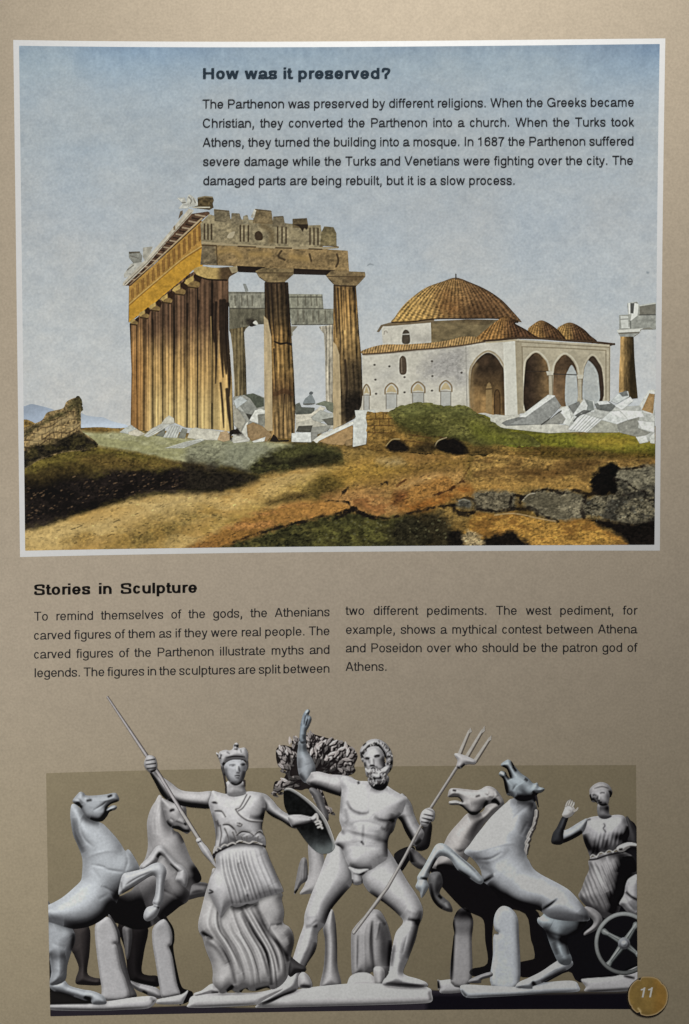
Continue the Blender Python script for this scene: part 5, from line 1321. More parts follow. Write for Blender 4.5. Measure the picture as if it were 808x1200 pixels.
W_ = Statue(690, 1062, 752, 1150, .7, clip=BOXCLIP)
cx, cy = N('325,350')[0]
def ring(rx, ry, n=60): return [(cx + rx * math.cos(t), cy + ry * math.sin(t)) for t in np.linspace(0, 2 * math.pi, n, endpoint=False)]
for ex, ey in ((180, 262), (412, 212), (202, 512), (432, 432)):
    a_, b_ = N('325,345')[0], N('%d,%d' % (ex, ey))[0]
    m_ = [(a_[0] * (1 - t) + b_[0] * t, a_[1] * (1 - t) + b_[1] * t) for t in (.1, .45, .8, 1)]
    W_.line([(x + .7, y + .8) for x, y in m_], [8.5, 6, 4.6, 7.5], rgb(34, 36, 37), grow=True, smooth=False)
    W_.line(m_, [7.5, 5.2, 4.0, 7], rgb(104, 108, 108), grow=True, smooth=False, soft=.9)
    W_.line([(x - .5, y - .7) for x, y in m_], [2.2, 1.8, 1.4, 2], rgb(146, 149, 148), smooth=False, soft=.9)
    W_.line([(x + .5, y + .4) for x, y in m_[:3]], [.9, .9, .6], rgb(60, 63, 64), smooth=False, soft=.7)
X, Y = W_.X, W_.Y
q = np.hypot((X - cx) / 34.6, (Y - cy) / 37.0)
sd = (0.068 - np.abs(q - 0.935)) * 36
hh = np.sqrt(np.clip(1 - ((q - 0.935) / 0.068) ** 2, 0, 1))
ang = np.arctan2(Y - cy, X - cx)
v = 0.20 + 0.30 * hh + 0.14 * np.cos(ang + 2.0) + 0.1 * (q - .935) / .068 * np.cos(ang + 2.1)
W_.put((slice(None), slice(None)), sd, 0.85 * np.clip(v, .08, .7)[..., None] * np.array([.98, 1, 1.0]), 1, True, .45)
W_.piece([(cx + 7 * math.cos(t), cy + 7 * math.sin(t)) for t in np.linspace(0, 6.0, 16)], 5, .15, .62, tint=COOL, drop=.4)
W_.piece([(cx + .5 + 3.8 * math.cos(t), cy + .5 + 3.8 * math.sin(t)) for t in np.linspace(0, 6.0, 12)], 3.5, .2, .72, tint=COOL, drop=.3)
W_.build('chariot_wheel', M_INK, PHOTO, 6 * U, 'grey green four spoked wheel cut off by the edge of the photograph')


# ---- the horses on the right
R = Statue(462, 915, 760, 1186, clip=BOXCLIP)
R.piece(G('415,1015 430,960 480,910 560,880 600,900 560,980 500,1065 450,1040'), 7, .02, .14)
R.piece(G('560,890 620,920 660,960 700,1000 720,1060 660,1050 620,1040 570,1000 555,950'), 7, .06, .55, tint=WARM, air=[(G('570,900 580,1000'), 4, -.3)])
R.fill(I('120,720 200,690 270,705 330,725 400,770 450,790 500,830 560,880 640,905 760,900') + J('440,140 530,200 560,330 640,420 600,470 520,500 440,500 430,440 520,410 495,330 468,205 340,190 312,300 310,470 240,500 205,490 215,465 288,440 278,330 270,235 222,205 160,170'), rgb(14, 12, 14), soft=1.5)
R.piece(J('12,20 62,8 78,60 62,105 85,130 112,155 122,196 70,182 32,145 12,90'), 7, .06, .50, tint=(.98, .98, .97), air=[(J('62,122 68,128'), 1.6, -.4), (J('60,20 40,100 60,150'), 3, -.10), (J('20,60 35,140 75,180'), 2.2, -.22), (J('90,150 100,180'), 2.5, .12)])
R.piece(I('330,392 280,440 220,510 190,570 150,650 130,700 270,705 330,640 400,480 450,420 530,350 470,320 430,350 400,390'), 14, .16, .80, tint=(1, .975, .95), smooth=2,
        air=[(I('420,360 380,440 320,540'), 5, -.14), (I('330,420 400,390'), 6, -.28), (I('150,690 270,715'), 5, -.5), (I('250,600 310,610'), 3, -.12)], det=[(I('240,590 280,610 320,590'), 1.5, -1.5)])
R.piece(I('215,290 225,260 258,254 330,262 385,265 430,243 470,252 502,285 528,335 508,362 480,340 440,345 405,372 375,402 340,402 318,380 280,350 228,347 222,328 262,322 290,330 270,305 218,304'),
        7, .10, .86, tint=(1, .98, .96), smooth=.9, rough=.03, drop=.2,
        air=[(I('240,266 262,270'), 1.3, -.55), (I('220,312 270,312 300,335'), 1.5, -.65), (I('280,345 320,385 370,400 410,380'), 2.4, -.5), (I('375,300 388,296'), 1.5, -.4), (I('340,340 400,330 430,320'), 5, -.16), (I('470,310 500,350'), 3, -.5), (I('460,320 480,335'), 2, -.4), (I('435,320 415,370'), 2, -.25)],
        det=[(I('430,250 440,290 470,300'), 1.5, 2), (I('480,265 490,300'), 1.3, 2), (I('400,275 430,295 450,285'), 1, -1.6), (I('310,290 370,285'), 1.2, 1)])
R.build('rearing_horse', M_INK, PHOTO, 7 * U, 'cream carved horse with bared teeth, mostly hidden behind the front right horse')

R = Statue(500, 1040, 690, 1186, clip=BOXCLIP)
R.piece(J('52,515 66,520 150,512 210,528 180,545 165,576 70,581 64,560 54,562'), 3, .2, .78, air=[(J('54,518 58,560'), 2, -.6)])
R.piece(J('125,250 140,200 168,176 200,186 220,230 220,272 214,330 210,530 115,532 126,330 132,300'), 3, .10, .68, smooth=1, tint=WARM, air=[(J('140,200 200,200'), 9, -.5), (J('126,230 126,300 118,520'), 2.2, -.55), (J('135,280 210,280'), 8, -.15)])
R.build('support_post', M_INK, PHOTO, 7 * U, 'shaded grey post nearer the trident bearer, under the cream horse')
R = Statue(500, 1040, 690, 1186, clip=BOXCLIP)
R.piece(J('318,240 330,195 360,168 400,180 430,220 437,300 435,545 308,548 315,400 318,308 342,298 324,280'), 2.8, .16, .82, smooth=1, tint=COOL, drop=.3, air=[(J('420,220 432,330 430,520'), 4, -.10), (J('322,298 344,300'), 1.4, -.4)])
R.build('support_post', M_INK, PHOTO, 7.5 * U, 'light bluish post under the belly of the front right horse')

R = Statue(484, 885, 760, 1186, clip=BOXCLIP)
R.piece(J('160,560 178,540 300,545 430,550 520,535 640,522 702,524 720,545 718,573 600,579 450,591 300,599 190,601'), 4, .3, .88, rough=.03, drop=.3, tint=COOL, air=[(J('190,598 450,588 710,570'), 1.6, -.18), (J('500,545 620,515'), 2.5, -.25), (J('165,565 190,595'), 2, -.25)])
R.piece(J('200,530 215,510 300,480 312,500 262,515 255,532'), 5, .12, .62)
R.piece(K('375,590 400,572 440,582 452,605 432,627 380,652 310,692 262,710 256,722 182,716 195,690 240,670 300,640 350,606'), 6, .16, .88, tint=COOL, drop=.2, air=[(K('262,690 270,706'), 2, -.45), (K('300,690 420,630'), 2, -.22)], det=[(K('280,670 380,620'), 1, 1.2)])
R.piece(K('300,380 340,335 385,290 430,290 500,330 522,390 482,450 425,482 432,540 447,582 430,610 385,600 352,535 335,490 318,445 285,410 285,385'), 15, .10, .80, tint=(.93, .98, 1.0), smooth=2.5,
        det=[(K('310,400 350,420'), 4, 2), (K('320,450 400,475 470,455'), 2, -2), (K('385,520 400,570'), 1.5, 1)], air=[(K('300,440 400,490 480,455 515,400'), 5, -.42), (K('390,330 450,380'), 7, .05), (K('335,340 300,395'), 3, .06), (K('500,380 490,440'), 4, -.25), (K('360,500 380,560'), 3, -.15), (K('420,500 432,560'), 2.5, -.2), (K('300,380 320,430'), 4, .10)])
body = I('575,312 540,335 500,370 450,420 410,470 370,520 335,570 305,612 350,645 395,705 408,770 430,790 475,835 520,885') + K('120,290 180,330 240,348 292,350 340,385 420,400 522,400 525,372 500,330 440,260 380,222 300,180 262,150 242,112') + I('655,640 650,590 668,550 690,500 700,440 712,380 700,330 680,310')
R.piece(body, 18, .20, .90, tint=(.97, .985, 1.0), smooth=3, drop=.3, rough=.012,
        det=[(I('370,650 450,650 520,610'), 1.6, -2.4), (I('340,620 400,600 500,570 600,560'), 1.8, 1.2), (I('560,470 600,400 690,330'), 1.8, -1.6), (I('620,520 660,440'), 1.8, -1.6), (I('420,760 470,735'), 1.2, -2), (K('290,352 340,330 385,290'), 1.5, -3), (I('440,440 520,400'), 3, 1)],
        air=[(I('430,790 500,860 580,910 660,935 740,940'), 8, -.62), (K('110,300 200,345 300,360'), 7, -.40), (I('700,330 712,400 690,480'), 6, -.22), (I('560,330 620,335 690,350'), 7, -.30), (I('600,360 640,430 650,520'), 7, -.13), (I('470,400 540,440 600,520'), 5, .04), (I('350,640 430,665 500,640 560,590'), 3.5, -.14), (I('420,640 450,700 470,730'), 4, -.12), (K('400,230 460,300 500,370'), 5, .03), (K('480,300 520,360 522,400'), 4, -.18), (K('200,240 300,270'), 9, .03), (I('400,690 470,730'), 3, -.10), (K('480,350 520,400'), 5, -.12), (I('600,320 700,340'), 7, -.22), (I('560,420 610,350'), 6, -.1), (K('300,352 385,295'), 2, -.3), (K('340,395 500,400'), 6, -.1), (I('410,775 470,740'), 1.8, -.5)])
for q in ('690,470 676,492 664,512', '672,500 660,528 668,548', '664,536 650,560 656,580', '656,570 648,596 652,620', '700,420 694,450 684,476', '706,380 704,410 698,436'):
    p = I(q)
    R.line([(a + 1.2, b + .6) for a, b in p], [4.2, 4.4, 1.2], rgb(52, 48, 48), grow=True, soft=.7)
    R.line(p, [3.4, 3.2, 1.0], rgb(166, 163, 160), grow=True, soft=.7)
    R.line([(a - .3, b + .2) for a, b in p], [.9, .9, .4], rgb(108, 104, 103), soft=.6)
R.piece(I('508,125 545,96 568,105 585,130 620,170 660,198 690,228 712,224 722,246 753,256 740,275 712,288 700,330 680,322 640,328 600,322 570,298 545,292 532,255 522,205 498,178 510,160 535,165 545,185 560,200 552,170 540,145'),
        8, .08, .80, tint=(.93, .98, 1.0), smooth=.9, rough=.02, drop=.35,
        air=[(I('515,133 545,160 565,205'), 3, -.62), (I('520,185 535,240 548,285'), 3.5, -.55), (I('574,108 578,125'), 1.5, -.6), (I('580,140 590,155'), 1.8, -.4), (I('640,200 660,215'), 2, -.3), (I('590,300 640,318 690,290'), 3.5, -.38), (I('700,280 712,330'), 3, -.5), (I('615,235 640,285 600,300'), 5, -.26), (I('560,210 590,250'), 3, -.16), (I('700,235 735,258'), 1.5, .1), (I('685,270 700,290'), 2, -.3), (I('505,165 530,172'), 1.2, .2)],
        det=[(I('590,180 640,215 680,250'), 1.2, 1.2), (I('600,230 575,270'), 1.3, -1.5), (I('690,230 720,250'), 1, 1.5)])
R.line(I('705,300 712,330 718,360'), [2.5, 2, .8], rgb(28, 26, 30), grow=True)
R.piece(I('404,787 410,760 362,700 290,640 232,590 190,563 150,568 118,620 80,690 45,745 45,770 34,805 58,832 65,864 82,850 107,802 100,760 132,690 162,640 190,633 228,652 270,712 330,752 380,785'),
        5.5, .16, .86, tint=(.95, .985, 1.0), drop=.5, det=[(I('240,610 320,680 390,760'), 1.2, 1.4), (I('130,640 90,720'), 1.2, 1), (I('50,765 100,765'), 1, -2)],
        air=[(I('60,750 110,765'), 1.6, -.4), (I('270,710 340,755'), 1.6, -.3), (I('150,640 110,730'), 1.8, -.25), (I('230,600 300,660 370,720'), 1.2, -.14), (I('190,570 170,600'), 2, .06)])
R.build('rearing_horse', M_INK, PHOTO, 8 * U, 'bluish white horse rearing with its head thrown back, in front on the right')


# ---- the bearded man with the trident
R = Statue(285, 828, 528, 1190)
R.piece(H('428,300 440,270 470,235 505,200 545,200 575,250 592,310 596,350 590,430 578,462 560,505 530,508 516,450 480,485 470,462 435,472 428,400'), 9, .12, .74, tint=WARM, smooth=1.6,
        det=[(H('455,280 450,460'), 1.6, -2.5), (H('500,230 480,300 485,460'), 1.6, 2), (H('520,230 510,330 515,440'), 1.5, -3), (H('545,240 530,320'), 1.2, 1.5)],
        air=[(H('515,240 512,340 520,440'), 2, -.35), (H('548,250 560,330 560,430'), 6, -.28), (H('590,320 585,430'), 3, -.2), (H('455,300 452,440'), 1.2, -.2), (H('530,215 570,260'), 2, -.15)])
R.piece(H('412,500 425,470 460,455 500,458 525,480 532,520 412,522'), 6, .35, .90, tint=WARM, rough=.03)
R.piece(H('520,440 545,430 565,450 560,505 530,508'), 5, .2, .82, tint=WARM)
R.piece(H('40,588 45,570 150,545 220,522 330,508 430,500 530,500 600,505 740,515 760,545 758,576 700,583 560,588 400,592 200,597 45,600'), 6, .35, .92, rough=.03, tint=WARM, drop=.2, air=[(H('60,596 400,588 750,576'), 1.4, -.14), (H('560,512 640,520 740,520'), 1.6, -.22), (H('120,560 200,535 260,520'), 1.8, -.1), (H('745,530 755,570'), 2, -.15)])
leg2 = H('470,50 485,0 510,-50 560,-70 595,-30 625,20 660,80 700,140 722,190 720,228 706,262 692,320 662,400 642,450 655,467 700,480 736,495 742,512 690,519 600,512 558,506 562,485 582,460 590,400 598,350 612,290 642,248 620,215 570,172 538,150 500,122 476,85')
R.piece(leg2, 13, .20, .92, smooth=1.8, drop=.35, rough=.012,
        det=[(H('655,190 700,215'), 2, 1.6), (H('650,240 700,245'), 1.6, -2.2), (H('620,310 610,370'), 3, 1.5), (H('660,290 640,380'), 1.2, -1.4), (H('590,470 640,485'), 2, 1), (H('640,470 650,440'), 1.2, -1)],
        air=[(q, w_ * 1.1, v_ * 1.5) for q, w_, v_ in [(H('500,125 560,170 630,225'), 4, -.22), (H('715,200 700,270 660,400'), 3, -.16), (H('605,340 592,430'), 2.5, -.18), (H('660,235 712,250'), 3, -.2), (H('540,40 640,140'), 8, .04), (H('570,500 640,505 730,512'), 2, -.15), (H('645,300 625,400'), 2, -.12)]])
leg1 = H('356,-80 338,-50 322,-15 295,60 265,130 242,195 235,225 232,262 215,310 190,390 165,470 145,500 100,530 45,568 36,582 60,590 95,580 150,552 200,532 222,490 240,430 278,370 288,330 292,290 320,255 345,195 400,128 430,90 438,40 425,-20 395,-80')
R.piece(leg1, 14, .20, .92, smooth=1.8, drop=.4, rough=.012,
        det=[(H('245,225 285,215'), 2.2, 1.8), (H('235,265 262,262 290,240'), 1.6, -2), (H('255,300 235,380'), 3, 1.4), (H('275,310 240,400 200,480'), 1.4, -1), (H('300,80 280,180'), 4, 1), (H('60,575 120,545 150,520'), 1, -.8)],
        air=[(q, w_ * 1.1, v_ * 1.5) for q, w_, v_ in [(H('420,100 350,185 315,255'), 4, -.2), (H('285,330 270,380 225,470'), 3, -.18), (H('240,268 290,262'), 2, -.18), (H('330,20 290,120'), 7, .05), (H('60,585 150,548 205,525'), 1.8, -.2)]])
# arms
R.piece(F_('255,300 300,310 312,370 350,430 372,490 366,545 335,600 290,602 258,560 243,500 238,420 245,350'), 8, .14, .80, tint=(.95, .98, 1.0), det=[(F_('290,380 320,470'), 3, 1.2)], air=[(F_('285,300 285,350'), 5, -.22), (F_('262,420 258,500'), 3, -.12), (F_('255,540 300,590'), 3, -.2), (F_('310,400 350,500'), 3, .05), (F_('280,310 270,380'), 3, -.10), (F_('300,590 340,570'), 4, .15)])
R.wash(F_('285,310 280,380'), 5, rgb(126, 136, 144), .4)
R.piece(F_('258,305 262,195 270,150 286,100 312,70 332,80 322,110 334,118 344,142 326,192 306,232 300,312'), 4, .12, .70, tint=(.89, .955, 1.0), smooth=.7,
        det=[(F_('290,105 285,150 282,200'), .7, -1.6), (F_('310,95 302,150'), .7, -1.6), (F_('325,110 312,160 300,200'), .7, -1.6)], air=[(F_('300,110 290,180'), .9, -.25), (F_('318,135 304,190'), .9, -.3), (F_('280,250 285,290'), 2, -.18), (F_('270,190 265,290'), 1.2, .12), (F_('320,75 300,95'), 1.2, .2)])
R.piece(F_('335,545 345,528 400,523 480,543 560,548 650,570 650,650 575,700 520,692 430,662 350,632 305,600'), 9, .16, .90, tint=(1, .985, .975), det=[(F_('400,560 480,590'), 4, 1.2)], air=[(F_('330,620 430,660 530,695 580,700'), 5, -.36), (F_('320,590 345,560'), 4, -.12), (F_('380,545 470,560'), 3, .05)])
R.piece(G('600,880 580,868 640,770 660,735 700,700 724,722 718,800 702,880 662,910 612,910'), 7, .03, .22)
R.piece(G('470,650 495,500 545,530 577,580 592,640 622,710 662,770 666,802 642,850 602,882 572,842 530,772 500,702'), 10, .12, .88, air=[(G('480,660 520,750 580,850'), 5.5, -.62), (G('600,870 650,830'), 3.5, -.2), (G('560,600 600,700'), 5, .06)], det=[(G('560,580 570,660'), 4, 1)])
# torso
torso = G('75,368 140,383 190,403 260,408 290,440 340,458 390,438 440,468 500,503 545,530 522,600 505,640 470,680 452,740 440,770 415,800 402,850 402,920 396,972 335,1015 270,1055 200,1050 140,1040 105,1000 78,930 58,890 22,868 18,848 45,790 68,755 50,690 55,600 60,530 66,470 55,420')
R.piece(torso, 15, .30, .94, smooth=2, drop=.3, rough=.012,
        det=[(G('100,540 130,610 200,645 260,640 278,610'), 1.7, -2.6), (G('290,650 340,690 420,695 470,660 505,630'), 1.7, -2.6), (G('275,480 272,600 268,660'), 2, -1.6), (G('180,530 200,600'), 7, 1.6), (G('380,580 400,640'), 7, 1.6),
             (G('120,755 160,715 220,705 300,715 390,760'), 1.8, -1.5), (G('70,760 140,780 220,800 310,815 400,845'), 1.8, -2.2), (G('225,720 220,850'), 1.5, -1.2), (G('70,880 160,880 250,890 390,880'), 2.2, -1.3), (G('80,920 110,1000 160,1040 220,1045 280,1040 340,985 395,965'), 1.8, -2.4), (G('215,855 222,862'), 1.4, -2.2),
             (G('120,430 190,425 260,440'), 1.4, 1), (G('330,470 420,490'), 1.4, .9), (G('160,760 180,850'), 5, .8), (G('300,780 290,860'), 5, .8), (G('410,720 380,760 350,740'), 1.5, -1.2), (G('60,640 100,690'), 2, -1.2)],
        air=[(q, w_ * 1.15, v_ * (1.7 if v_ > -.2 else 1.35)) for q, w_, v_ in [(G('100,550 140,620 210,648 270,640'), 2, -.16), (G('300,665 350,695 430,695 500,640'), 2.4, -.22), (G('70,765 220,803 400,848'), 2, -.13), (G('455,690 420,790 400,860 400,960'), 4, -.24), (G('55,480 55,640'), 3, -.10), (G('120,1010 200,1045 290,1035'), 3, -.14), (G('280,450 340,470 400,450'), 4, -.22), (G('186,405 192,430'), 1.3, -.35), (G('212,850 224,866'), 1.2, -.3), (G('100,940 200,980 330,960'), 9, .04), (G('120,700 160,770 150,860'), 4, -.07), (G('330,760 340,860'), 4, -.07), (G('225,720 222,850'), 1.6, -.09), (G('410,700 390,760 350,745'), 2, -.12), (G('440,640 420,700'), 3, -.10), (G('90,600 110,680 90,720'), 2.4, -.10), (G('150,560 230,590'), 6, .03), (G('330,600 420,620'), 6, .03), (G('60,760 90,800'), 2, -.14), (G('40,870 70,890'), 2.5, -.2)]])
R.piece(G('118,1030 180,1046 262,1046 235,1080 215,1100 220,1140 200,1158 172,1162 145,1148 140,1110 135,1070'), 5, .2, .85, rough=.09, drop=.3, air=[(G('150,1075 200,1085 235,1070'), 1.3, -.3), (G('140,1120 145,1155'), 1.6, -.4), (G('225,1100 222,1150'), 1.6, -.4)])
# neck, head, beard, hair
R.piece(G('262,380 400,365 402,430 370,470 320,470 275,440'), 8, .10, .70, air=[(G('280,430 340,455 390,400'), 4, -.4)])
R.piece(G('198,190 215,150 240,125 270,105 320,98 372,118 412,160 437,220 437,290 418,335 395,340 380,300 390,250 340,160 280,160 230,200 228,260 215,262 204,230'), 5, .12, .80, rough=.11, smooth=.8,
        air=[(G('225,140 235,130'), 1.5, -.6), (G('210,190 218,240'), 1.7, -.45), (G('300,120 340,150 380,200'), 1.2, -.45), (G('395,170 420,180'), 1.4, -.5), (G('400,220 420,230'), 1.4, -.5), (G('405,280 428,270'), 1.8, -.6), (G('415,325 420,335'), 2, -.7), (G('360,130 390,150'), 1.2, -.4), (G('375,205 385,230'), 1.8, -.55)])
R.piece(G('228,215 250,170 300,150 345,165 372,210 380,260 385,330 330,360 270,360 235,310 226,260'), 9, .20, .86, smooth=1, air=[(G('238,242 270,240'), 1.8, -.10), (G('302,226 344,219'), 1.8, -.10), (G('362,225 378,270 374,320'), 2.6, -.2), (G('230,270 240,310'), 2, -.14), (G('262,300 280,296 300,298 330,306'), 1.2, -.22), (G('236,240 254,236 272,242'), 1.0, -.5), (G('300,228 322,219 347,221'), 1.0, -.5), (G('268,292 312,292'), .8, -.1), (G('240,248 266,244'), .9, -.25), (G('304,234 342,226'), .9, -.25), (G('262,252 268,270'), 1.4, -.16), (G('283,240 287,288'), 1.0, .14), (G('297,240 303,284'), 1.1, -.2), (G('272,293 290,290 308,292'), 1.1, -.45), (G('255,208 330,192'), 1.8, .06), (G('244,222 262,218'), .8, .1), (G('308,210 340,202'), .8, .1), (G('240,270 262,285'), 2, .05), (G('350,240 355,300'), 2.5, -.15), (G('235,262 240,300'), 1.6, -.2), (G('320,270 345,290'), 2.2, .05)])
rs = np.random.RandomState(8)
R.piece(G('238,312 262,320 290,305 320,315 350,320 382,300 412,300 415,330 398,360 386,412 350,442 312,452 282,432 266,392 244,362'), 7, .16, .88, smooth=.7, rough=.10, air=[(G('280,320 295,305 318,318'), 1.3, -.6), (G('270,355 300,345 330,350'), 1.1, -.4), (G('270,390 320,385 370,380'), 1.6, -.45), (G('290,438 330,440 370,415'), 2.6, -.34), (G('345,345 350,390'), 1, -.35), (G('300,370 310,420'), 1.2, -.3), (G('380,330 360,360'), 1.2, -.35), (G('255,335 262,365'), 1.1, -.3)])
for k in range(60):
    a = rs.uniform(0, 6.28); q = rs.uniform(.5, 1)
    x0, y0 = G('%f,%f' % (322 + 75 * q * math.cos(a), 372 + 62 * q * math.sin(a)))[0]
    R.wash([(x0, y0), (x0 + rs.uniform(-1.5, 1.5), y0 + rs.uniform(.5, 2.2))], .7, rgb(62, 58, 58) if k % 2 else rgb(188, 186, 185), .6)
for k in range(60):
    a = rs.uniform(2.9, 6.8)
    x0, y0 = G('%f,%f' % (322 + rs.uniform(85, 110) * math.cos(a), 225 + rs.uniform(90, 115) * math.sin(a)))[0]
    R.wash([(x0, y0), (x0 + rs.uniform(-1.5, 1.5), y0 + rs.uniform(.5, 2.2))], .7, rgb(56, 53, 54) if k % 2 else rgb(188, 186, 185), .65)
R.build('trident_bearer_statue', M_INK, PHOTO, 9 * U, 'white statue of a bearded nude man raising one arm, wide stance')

R = Statue(400, 848, 592, 1100, .7)
R.fill(O('352,290 385,285 430,300 530,355 505,378 450,385 405,415 372,400 380,350'), rgb(70, 62, 56), soft=2, grow=False)
p = PX('414.9,1093') + G('400,1180 525,960 645,728') + O('160,730 372,400')
R.line(p, [4.2, 4.2, 3.6, 3.2, 3.2, 3.4], rgb(96, 92, 92), grow=True, smooth=False)
R.line([(a - .5, b - .5) for a, b in p], [2.6, 2.6, 2.2, 2.0, 2.0, 2.0], rgb(164, 161, 159), smooth=False, soft=.7)
for q in ('388,300 470,110', '445,320 572,108', '515,345 632,168'):
    R.line([(a + .7, b + .7) for a, b in O(q)], [4.4, 2.6], rgb(92, 86, 82), grow=True, smooth=False)
    R.line(O(q), [3.6, 2.2], rgb(162, 158, 153), grow=True, smooth=False)
for q in ('464,116 482,80 494,118 474,128', '562,116 594,68 596,112 574,128', '622,172 648,142 646,182 628,190'):
    R.fill(O(q), rgb(150, 146, 141), smooth=False)
R.piece(O('355,290 385,288 440,305 500,330 528,352 512,374 480,372 440,378 402,408 370,392 380,345 360,310'), 4, .25, .82, tint=WARM, air=[(O('440,372 405,400'), 1.5, -.3), (O('370,395 400,408'), 1.5, -.3)])
R.piece(G('645,640 668,612 702,600 738,618 746,650 736,692 705,708 690,736 650,730 634,690'), 4, .2, .88, smooth=.7, drop=.3, air=[(G('660,645 735,662'), .9, -.5), (G('648,672 728,692'), .9, -.5), (G('642,700 705,712'), .9, -.4), (G('680,605 735,628'), .9, -.25)])
R.build('trident', M_INK, PHOTO, 10 * U, 'three pronged stone trident gripped in a fist, slanting across the man')


# ---- the woman with spear and shield
R = Statue(165, 865, 400, 1190)
R.piece(E_('8,1052 18,1018 60,1000 200,988 430,985 560,960 600,965 470,1040 436,1062 200,1078 10,1080'), 5, .35, .90, rough=.03, tint=WARM, air=[(E_('20,1074 430,1058'), 1.5, -.15), (E_('100,1000 300,995 480,985'), 2, -.2)])
R.piece(E_('700,945 700,885 728,855 765,880 788,930 778,955 725,958'), 6, .2, .82, tint=WARM, air=[(E_('710,940 780,950'), 2, -.2)])
R.piece(E_('610,720 655,760 705,800 745,825 742,852 690,862 640,880'), 8, .05, .34, tint=WARM)
skirt = E_('185,200 150,240 130,300 110,370 85,470 68,545 72,600 95,640 108,690 125,740 150,800 160,860 158,905 165,940 200,985 232,990 262,975 280,968 305,985 335,985 360,960 390,972 430,975 470,962 500,955 540,965 590,940 630,890 640,830 655,740 672,670 665,610 640,570 605,545 610,480 595,400 585,350 400,300')
def skf(X, Y): return .35 * np.sin((X - .35 * (Y - 1080)) * 1.0 + 2 * fbm(X, Y, 25, 60, 6)) * sst(1075, 1095, Y)
g0, g1, g2 = E_('150,420 120,560 205,700 268,840 290,965'), E_('330,448 420,600 500,740 530,860 538,955'), E_('470,412 545,560 612,690 640,800 625,930')
fd, fa = [], []
rf = np.random.RandomState(5)
for q, cs_ in ((0, flow(g0, g1, [.03, .2, .27, .46, .60, .66, .85, .95])), (1, flow(g1, g2, [.14, .34, .62]))):
    for c_ in cs_:
        a_ = rf.uniform(.5, 1.5); w_ = rf.uniform(1.0, 2.4); o_ = rf.uniform(2.0, 4.2)
        fd += [(c_, w_, 2.6 * a_), ([(x + o_, y - .6) for x, y in c_], .8 * w_, -3.2 * a_)]
        fa += [([(x + o_, y) for x, y in c_], .8 * w_, -.17 * a_), ([(x - .4, y) for x, y in c_], 1.4, .05)]
R.piece(skirt, 13, .16, .86, tint=(1, .985, .97), smooth=2.0, drop=.3, rough=.02,
        det=fd + [(E_('340,450 400,570 500,740 525,950'), 1.8, -4.0), (E_('430,430 480,560 580,690 640,790'), 2.2, -4.5), (E_('110,590 180,650 260,770 300,940'), 2.2, -3.5), (E_('520,570 580,600 640,680'), 3, -2), (E_('600,545 560,560 520,560'), 1.6, -2), (E_('100,640 190,700 250,800'), 2.6, 3), (E_('570,580 630,640 655,720'), 1.4, 1.5)],
        air=fa + [(E_('340,455 420,610 500,740 530,940'), 2.0, -.42), (E_('430,430 500,590 590,700 640,790'), 2.8, -.40), (E_('90,610 170,650 260,780 300,930'), 2.4, -.24), (E_('120,660 200,720 250,820'), 3.5, -.16), (E_('620,590 655,650 640,760'), 6, -.16), (E_('560,560 620,640'), 6, -.12), (E_('85,600 150,640 120,640'), 2.4, -.34),
             (E_('250,980 290,940'), 2.2, -.45), (E_('330,985 385,965'), 2, -.5), (E_('430,975 520,955'), 2.4, -.55), (E_('270,450 350,440 450,412'), 4.5, -.46), (E_('110,400 85,530'), 6, .05), (E_('540,400 575,520'), 6, .06), (E_('560,560 600,550'), 1.5, -.2), (E_('600,780 560,900'), 4, .03)])
R.piece(E_('40,1002 45,988 90,972 150,930 175,950 200,985 120,995 60,1006'), 6, .3, .90, tint=WARM, air=[(E_('150,985 200,985'), 2, -.2)])
od, oa = [], []
for t_, a_ in zip((.04, .12, .2, .29, .36, .44, .51, .59, .68, .8, .9), (1, .8, 1.2, .9, 1.3, 1, 1.2, .8, .6, .5, .4)):
    c_ = flow(E_('195,110 205,220 240,340 262,440'), E_('470,70 505,170 550,270 585,360'), [t_])[0]
    od += [(c_, 1.1, 1.5 * a_), ([(x + 2.2, y) for x, y in c_], 1.1, -2.0 * a_)]
    oa += [([(x + 2.3, y) for x, y in c_], 1.0, -.15 * a_), (c_, .9, .04)]
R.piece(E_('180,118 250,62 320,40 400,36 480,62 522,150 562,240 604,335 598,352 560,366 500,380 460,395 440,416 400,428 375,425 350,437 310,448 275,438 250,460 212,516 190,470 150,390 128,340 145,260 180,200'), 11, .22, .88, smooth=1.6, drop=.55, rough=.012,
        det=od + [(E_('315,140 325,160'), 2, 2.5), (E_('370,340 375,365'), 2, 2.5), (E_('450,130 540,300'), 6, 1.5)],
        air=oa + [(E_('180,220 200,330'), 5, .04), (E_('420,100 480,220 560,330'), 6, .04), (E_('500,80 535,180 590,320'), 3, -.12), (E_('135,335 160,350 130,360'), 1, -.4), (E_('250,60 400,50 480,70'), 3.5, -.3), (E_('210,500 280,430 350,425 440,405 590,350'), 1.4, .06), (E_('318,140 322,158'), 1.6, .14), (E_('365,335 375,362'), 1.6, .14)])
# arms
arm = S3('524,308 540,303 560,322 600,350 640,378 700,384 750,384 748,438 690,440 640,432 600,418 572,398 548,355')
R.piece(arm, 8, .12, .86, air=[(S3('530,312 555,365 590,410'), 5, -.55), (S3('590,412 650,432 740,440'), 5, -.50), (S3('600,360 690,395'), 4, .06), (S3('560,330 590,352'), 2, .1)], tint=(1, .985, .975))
R.piece(D('450,462 530,468 572,490 612,530 652,580 702,618 760,642 830,642 830,740 780,745 735,728 680,690 600,650 555,610 530,560'), 9, .16, .88, air=[(D('555,610 620,665 700,715 780,748'), 3.5, -.45), (D('540,560 545,610'), 3, -.25), (D('580,510 680,610'), 4, .06)])
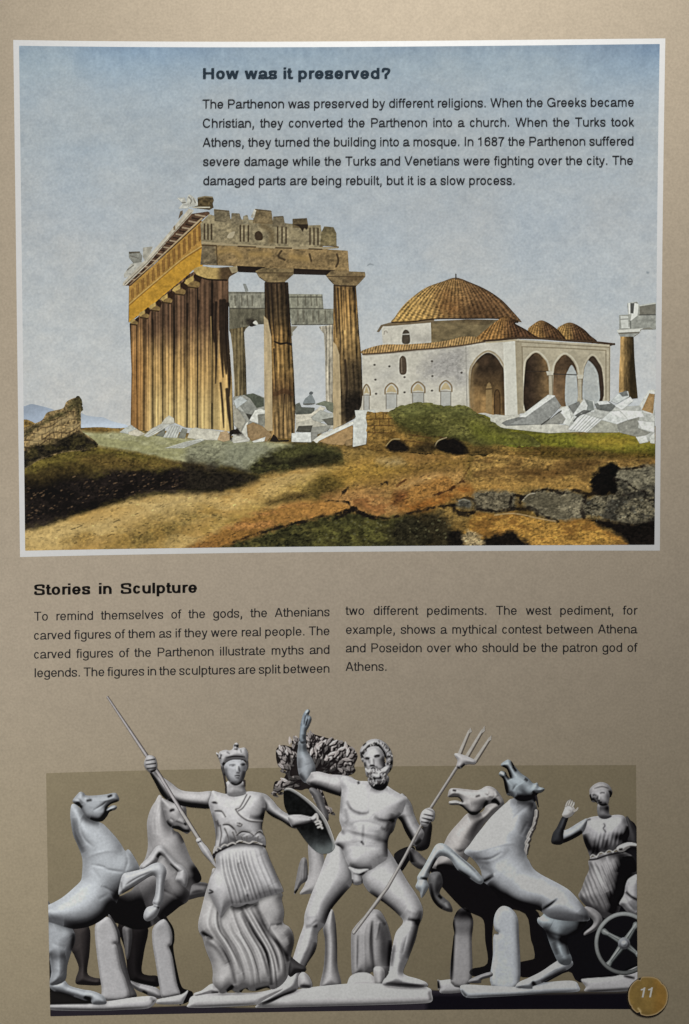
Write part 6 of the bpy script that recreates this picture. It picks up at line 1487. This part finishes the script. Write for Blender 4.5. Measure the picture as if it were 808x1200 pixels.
# bodice
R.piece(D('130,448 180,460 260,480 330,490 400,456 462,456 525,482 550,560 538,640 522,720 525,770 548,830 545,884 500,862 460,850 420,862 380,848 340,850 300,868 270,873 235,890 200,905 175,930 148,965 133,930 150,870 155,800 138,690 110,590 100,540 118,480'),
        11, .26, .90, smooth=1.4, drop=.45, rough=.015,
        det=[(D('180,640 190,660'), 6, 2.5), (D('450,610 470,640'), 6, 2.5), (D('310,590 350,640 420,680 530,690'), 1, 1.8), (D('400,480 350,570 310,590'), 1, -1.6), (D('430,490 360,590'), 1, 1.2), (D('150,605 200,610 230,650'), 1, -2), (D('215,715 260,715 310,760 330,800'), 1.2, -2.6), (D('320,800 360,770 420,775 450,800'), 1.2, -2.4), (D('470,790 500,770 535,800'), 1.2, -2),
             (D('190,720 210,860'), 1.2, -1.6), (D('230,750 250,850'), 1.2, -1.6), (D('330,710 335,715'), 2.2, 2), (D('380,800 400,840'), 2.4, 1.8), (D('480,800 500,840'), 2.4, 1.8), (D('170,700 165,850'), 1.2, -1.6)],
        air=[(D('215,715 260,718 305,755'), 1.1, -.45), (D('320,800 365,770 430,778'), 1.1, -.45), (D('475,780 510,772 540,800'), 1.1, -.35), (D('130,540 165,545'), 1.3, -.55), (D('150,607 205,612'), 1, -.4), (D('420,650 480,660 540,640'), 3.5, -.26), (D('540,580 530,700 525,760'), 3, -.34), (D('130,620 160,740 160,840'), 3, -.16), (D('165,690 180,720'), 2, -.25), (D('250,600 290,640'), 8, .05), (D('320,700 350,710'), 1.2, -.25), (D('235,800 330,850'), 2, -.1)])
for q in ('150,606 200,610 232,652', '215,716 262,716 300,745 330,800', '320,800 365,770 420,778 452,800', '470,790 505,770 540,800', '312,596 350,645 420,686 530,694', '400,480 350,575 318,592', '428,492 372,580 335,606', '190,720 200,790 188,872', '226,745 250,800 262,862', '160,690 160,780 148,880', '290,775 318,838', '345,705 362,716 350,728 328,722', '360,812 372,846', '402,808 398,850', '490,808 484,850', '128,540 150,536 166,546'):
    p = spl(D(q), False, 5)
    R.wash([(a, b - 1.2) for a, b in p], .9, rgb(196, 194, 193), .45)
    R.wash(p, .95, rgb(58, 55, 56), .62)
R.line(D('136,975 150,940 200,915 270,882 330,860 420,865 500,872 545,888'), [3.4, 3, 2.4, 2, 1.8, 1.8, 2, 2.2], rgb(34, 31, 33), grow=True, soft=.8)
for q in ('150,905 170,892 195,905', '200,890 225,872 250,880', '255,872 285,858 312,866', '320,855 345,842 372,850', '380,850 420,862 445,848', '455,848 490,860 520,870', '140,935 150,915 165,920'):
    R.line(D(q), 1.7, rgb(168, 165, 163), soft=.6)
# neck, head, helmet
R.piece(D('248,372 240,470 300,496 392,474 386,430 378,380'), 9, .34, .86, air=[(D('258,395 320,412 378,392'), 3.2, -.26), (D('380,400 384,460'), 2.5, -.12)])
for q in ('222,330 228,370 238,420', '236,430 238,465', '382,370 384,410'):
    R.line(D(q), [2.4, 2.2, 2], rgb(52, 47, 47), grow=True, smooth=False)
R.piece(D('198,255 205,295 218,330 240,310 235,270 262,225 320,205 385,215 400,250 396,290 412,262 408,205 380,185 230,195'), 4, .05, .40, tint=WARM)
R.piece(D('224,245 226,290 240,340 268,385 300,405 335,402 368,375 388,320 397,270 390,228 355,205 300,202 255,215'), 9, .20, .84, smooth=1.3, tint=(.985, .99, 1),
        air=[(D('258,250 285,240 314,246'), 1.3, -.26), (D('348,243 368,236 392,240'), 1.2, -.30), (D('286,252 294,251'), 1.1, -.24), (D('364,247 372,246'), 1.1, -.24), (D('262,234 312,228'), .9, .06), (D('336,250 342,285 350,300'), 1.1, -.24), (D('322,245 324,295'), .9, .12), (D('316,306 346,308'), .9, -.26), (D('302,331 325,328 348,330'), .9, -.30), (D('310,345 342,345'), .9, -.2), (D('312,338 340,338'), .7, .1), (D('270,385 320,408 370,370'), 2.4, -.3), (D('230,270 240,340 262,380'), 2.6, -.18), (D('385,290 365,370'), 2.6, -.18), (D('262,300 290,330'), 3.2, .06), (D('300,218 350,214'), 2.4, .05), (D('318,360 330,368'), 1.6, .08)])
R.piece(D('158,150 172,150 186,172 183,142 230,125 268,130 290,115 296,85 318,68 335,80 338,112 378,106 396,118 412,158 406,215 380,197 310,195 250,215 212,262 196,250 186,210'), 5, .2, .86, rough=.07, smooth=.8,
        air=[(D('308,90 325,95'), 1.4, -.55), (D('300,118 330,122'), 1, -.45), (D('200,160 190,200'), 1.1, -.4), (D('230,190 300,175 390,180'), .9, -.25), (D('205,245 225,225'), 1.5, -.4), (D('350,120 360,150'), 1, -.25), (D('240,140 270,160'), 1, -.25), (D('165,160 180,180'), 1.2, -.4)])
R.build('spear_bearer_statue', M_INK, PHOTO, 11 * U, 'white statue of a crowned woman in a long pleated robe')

R = Statue(325, 915, 400, 1006)
R.fill(F_('145,652 165,640 200,645 260,680 340,740 400,800 450,870 490,960 515,1040 510,1085 482,1112 440,1121 390,1111 330,1061 260,970 200,880 150,780 140,700'), lambda X, Y, sd: (0.055 + 0.26 * sst(970, 1002, Y)[..., None] + 0.03 * fbm(X, Y, 5, 5, 3)[..., None]) * np.array([.95, 1, 1.02]))
R.line(F_('148,655 170,645 205,655 265,690 340,750 400,812 448,880 486,970 510,1045 500,1090'), [2, 4, 4.2, 4.6, 5, 5.4, 5.8, 5.6, 4.4, 2], rgb(128, 128, 128), soft=.8)
R.line(F_('160,644 205,648 265,684 345,744 405,806 455,875 494,965 514,1045'), [1.5, 2, 2.2, 2.4, 2.6, 2.6, 2.4, 1.6], rgb(172, 170, 168), soft=.7)
R.wash(F_('400,1090 450,1100 490,1070'), 6, rgb(120, 128, 128), .5)
R.piece(F_('170,850 200,838 260,836 310,845 345,850 375,825 392,835 398,860 382,885 345,895 300,912 245,930 200,925'), 6, .16, .82, air=[(F_('200,925 300,915 360,890'), 2.5, -.35), (F_('330,860 350,880'), 1.3, -.2)])
for q in ('375,835 385,850 388,868', '372,890 395,880 410,892', '380,905 402,900 415,912', '392,928 410,922 422,934'):
    R.line(F_(q), 2.6, rgb(168, 166, 164), grow=True, soft=.6)
R.build('round_shield', M_INK, PHOTO, 12 * U, 'dark hollow of a round shield with a pale rim, held by the woman')

R = Statue(120, 810, 265, 1025, .7)
p = PX('125.8,816') + S3('520,262 565,330 640,455 700,550')
R.line([(a + .5, b + .4) for a, b in p], [2.0, 4.0, 4.0, 4.2, 4.2], rgb(92, 88, 90), grow=True, smooth=False)
R.line([(a - .3, b - .2) for a, b in p], [1.4, 2.5, 2.6, 2.8, 2.8], rgb(170, 166, 168), smooth=False, soft=.6)
R.line(S3('640,455 700,550'), [2.8, 2.8], rgb(168, 165, 163), smooth=False, soft=.6)
R.piece(S3('690,552 704,545 712,558 735,585 752,620 764,652 740,628 715,600 698,570'), 4, .3, .88, air=[(S3('694,562 710,556'), .9, -.4), (S3('705,590 745,635'), 1.2, -.15)])
R.piece(S3('510,272 522,255 544,260 553,283 551,305 532,316 516,306 508,290'), 4, .16, .82, smooth=.7, drop=.3, air=[(S3('512,274 548,268'), .8, -.45), (S3('512,288 551,283'), .8, -.45), (S3('516,302 550,298'), .8, -.4), (S3('530,314 552,306'), 1.4, -.3)])
R.build('spear', M_INK, PHOTO, 13 * U, 'long thin stone spear pointing down, gripped near its upper end')

# ---- page number
BX, BY = N('502,740')[0]
Q = Layer(BX - 28, BY - 28, BX + 28, BY + 28, .6)
a = np.arctan2(Q.Y - BY, Q.X - BX); rr = np.hypot(Q.X - BX, Q.Y - BY)
wob = 23.3 + 0.35 * fbm(np.cos(a) * 3, np.sin(a) * 3, 1, 1, 5)
for ax, dp in ((-2.02, 2.4), (2.05, 2.2), (-0.75, .8), (2.6, .7)):
    wob = wob - dp * np.exp(-((np.angle(np.exp(1j * (a - ax)))) / 0.07) ** 2)
Q.put((slice(None), slice(None)), wob - rr, rgb(134, 115, 84), 1)
Q.put((slice(None), slice(None)), wob - 1.3 - rr, np.clip(rgb(106, 86, 47) * (1 + .10 * fbm(Q.X, Q.Y, 9, 9, 2) )[..., None] + rgb(8, 1, -4) * sst(0, 14, Q.X - BX)[..., None], 0, 1), 1, False)
Q.wash(N('430,830 445,850 440,868'), 1.3, rgb(165, 145, 105), .8)
SH = Layer(BX - 32, BY - 30, BX + 30, BY + 32, .8)
SH.put((slice(None), slice(None)), 24.0 - np.hypot(SH.X - BX + 1.1, SH.Y - BY - 1.0), rgb(24, 20, 18), 1)  # the seal's drop shadow, printed as a dark disc set off behind it
BADGE = SH.build('page_number_badge', M_INK, PAGE, 14 * U, 'round golden brown seal with its printed shadow, carrying the page number')
Q.build('seal_face', M_INK, BADGE, 15 * U)
set_lines('page_number', [('11', 748.4, 1168.6, 764, 1168.4)], 16.5, M_NUM, BADGE, 16 * U, S=125, H=110, slant=0.2, wide=0.95)
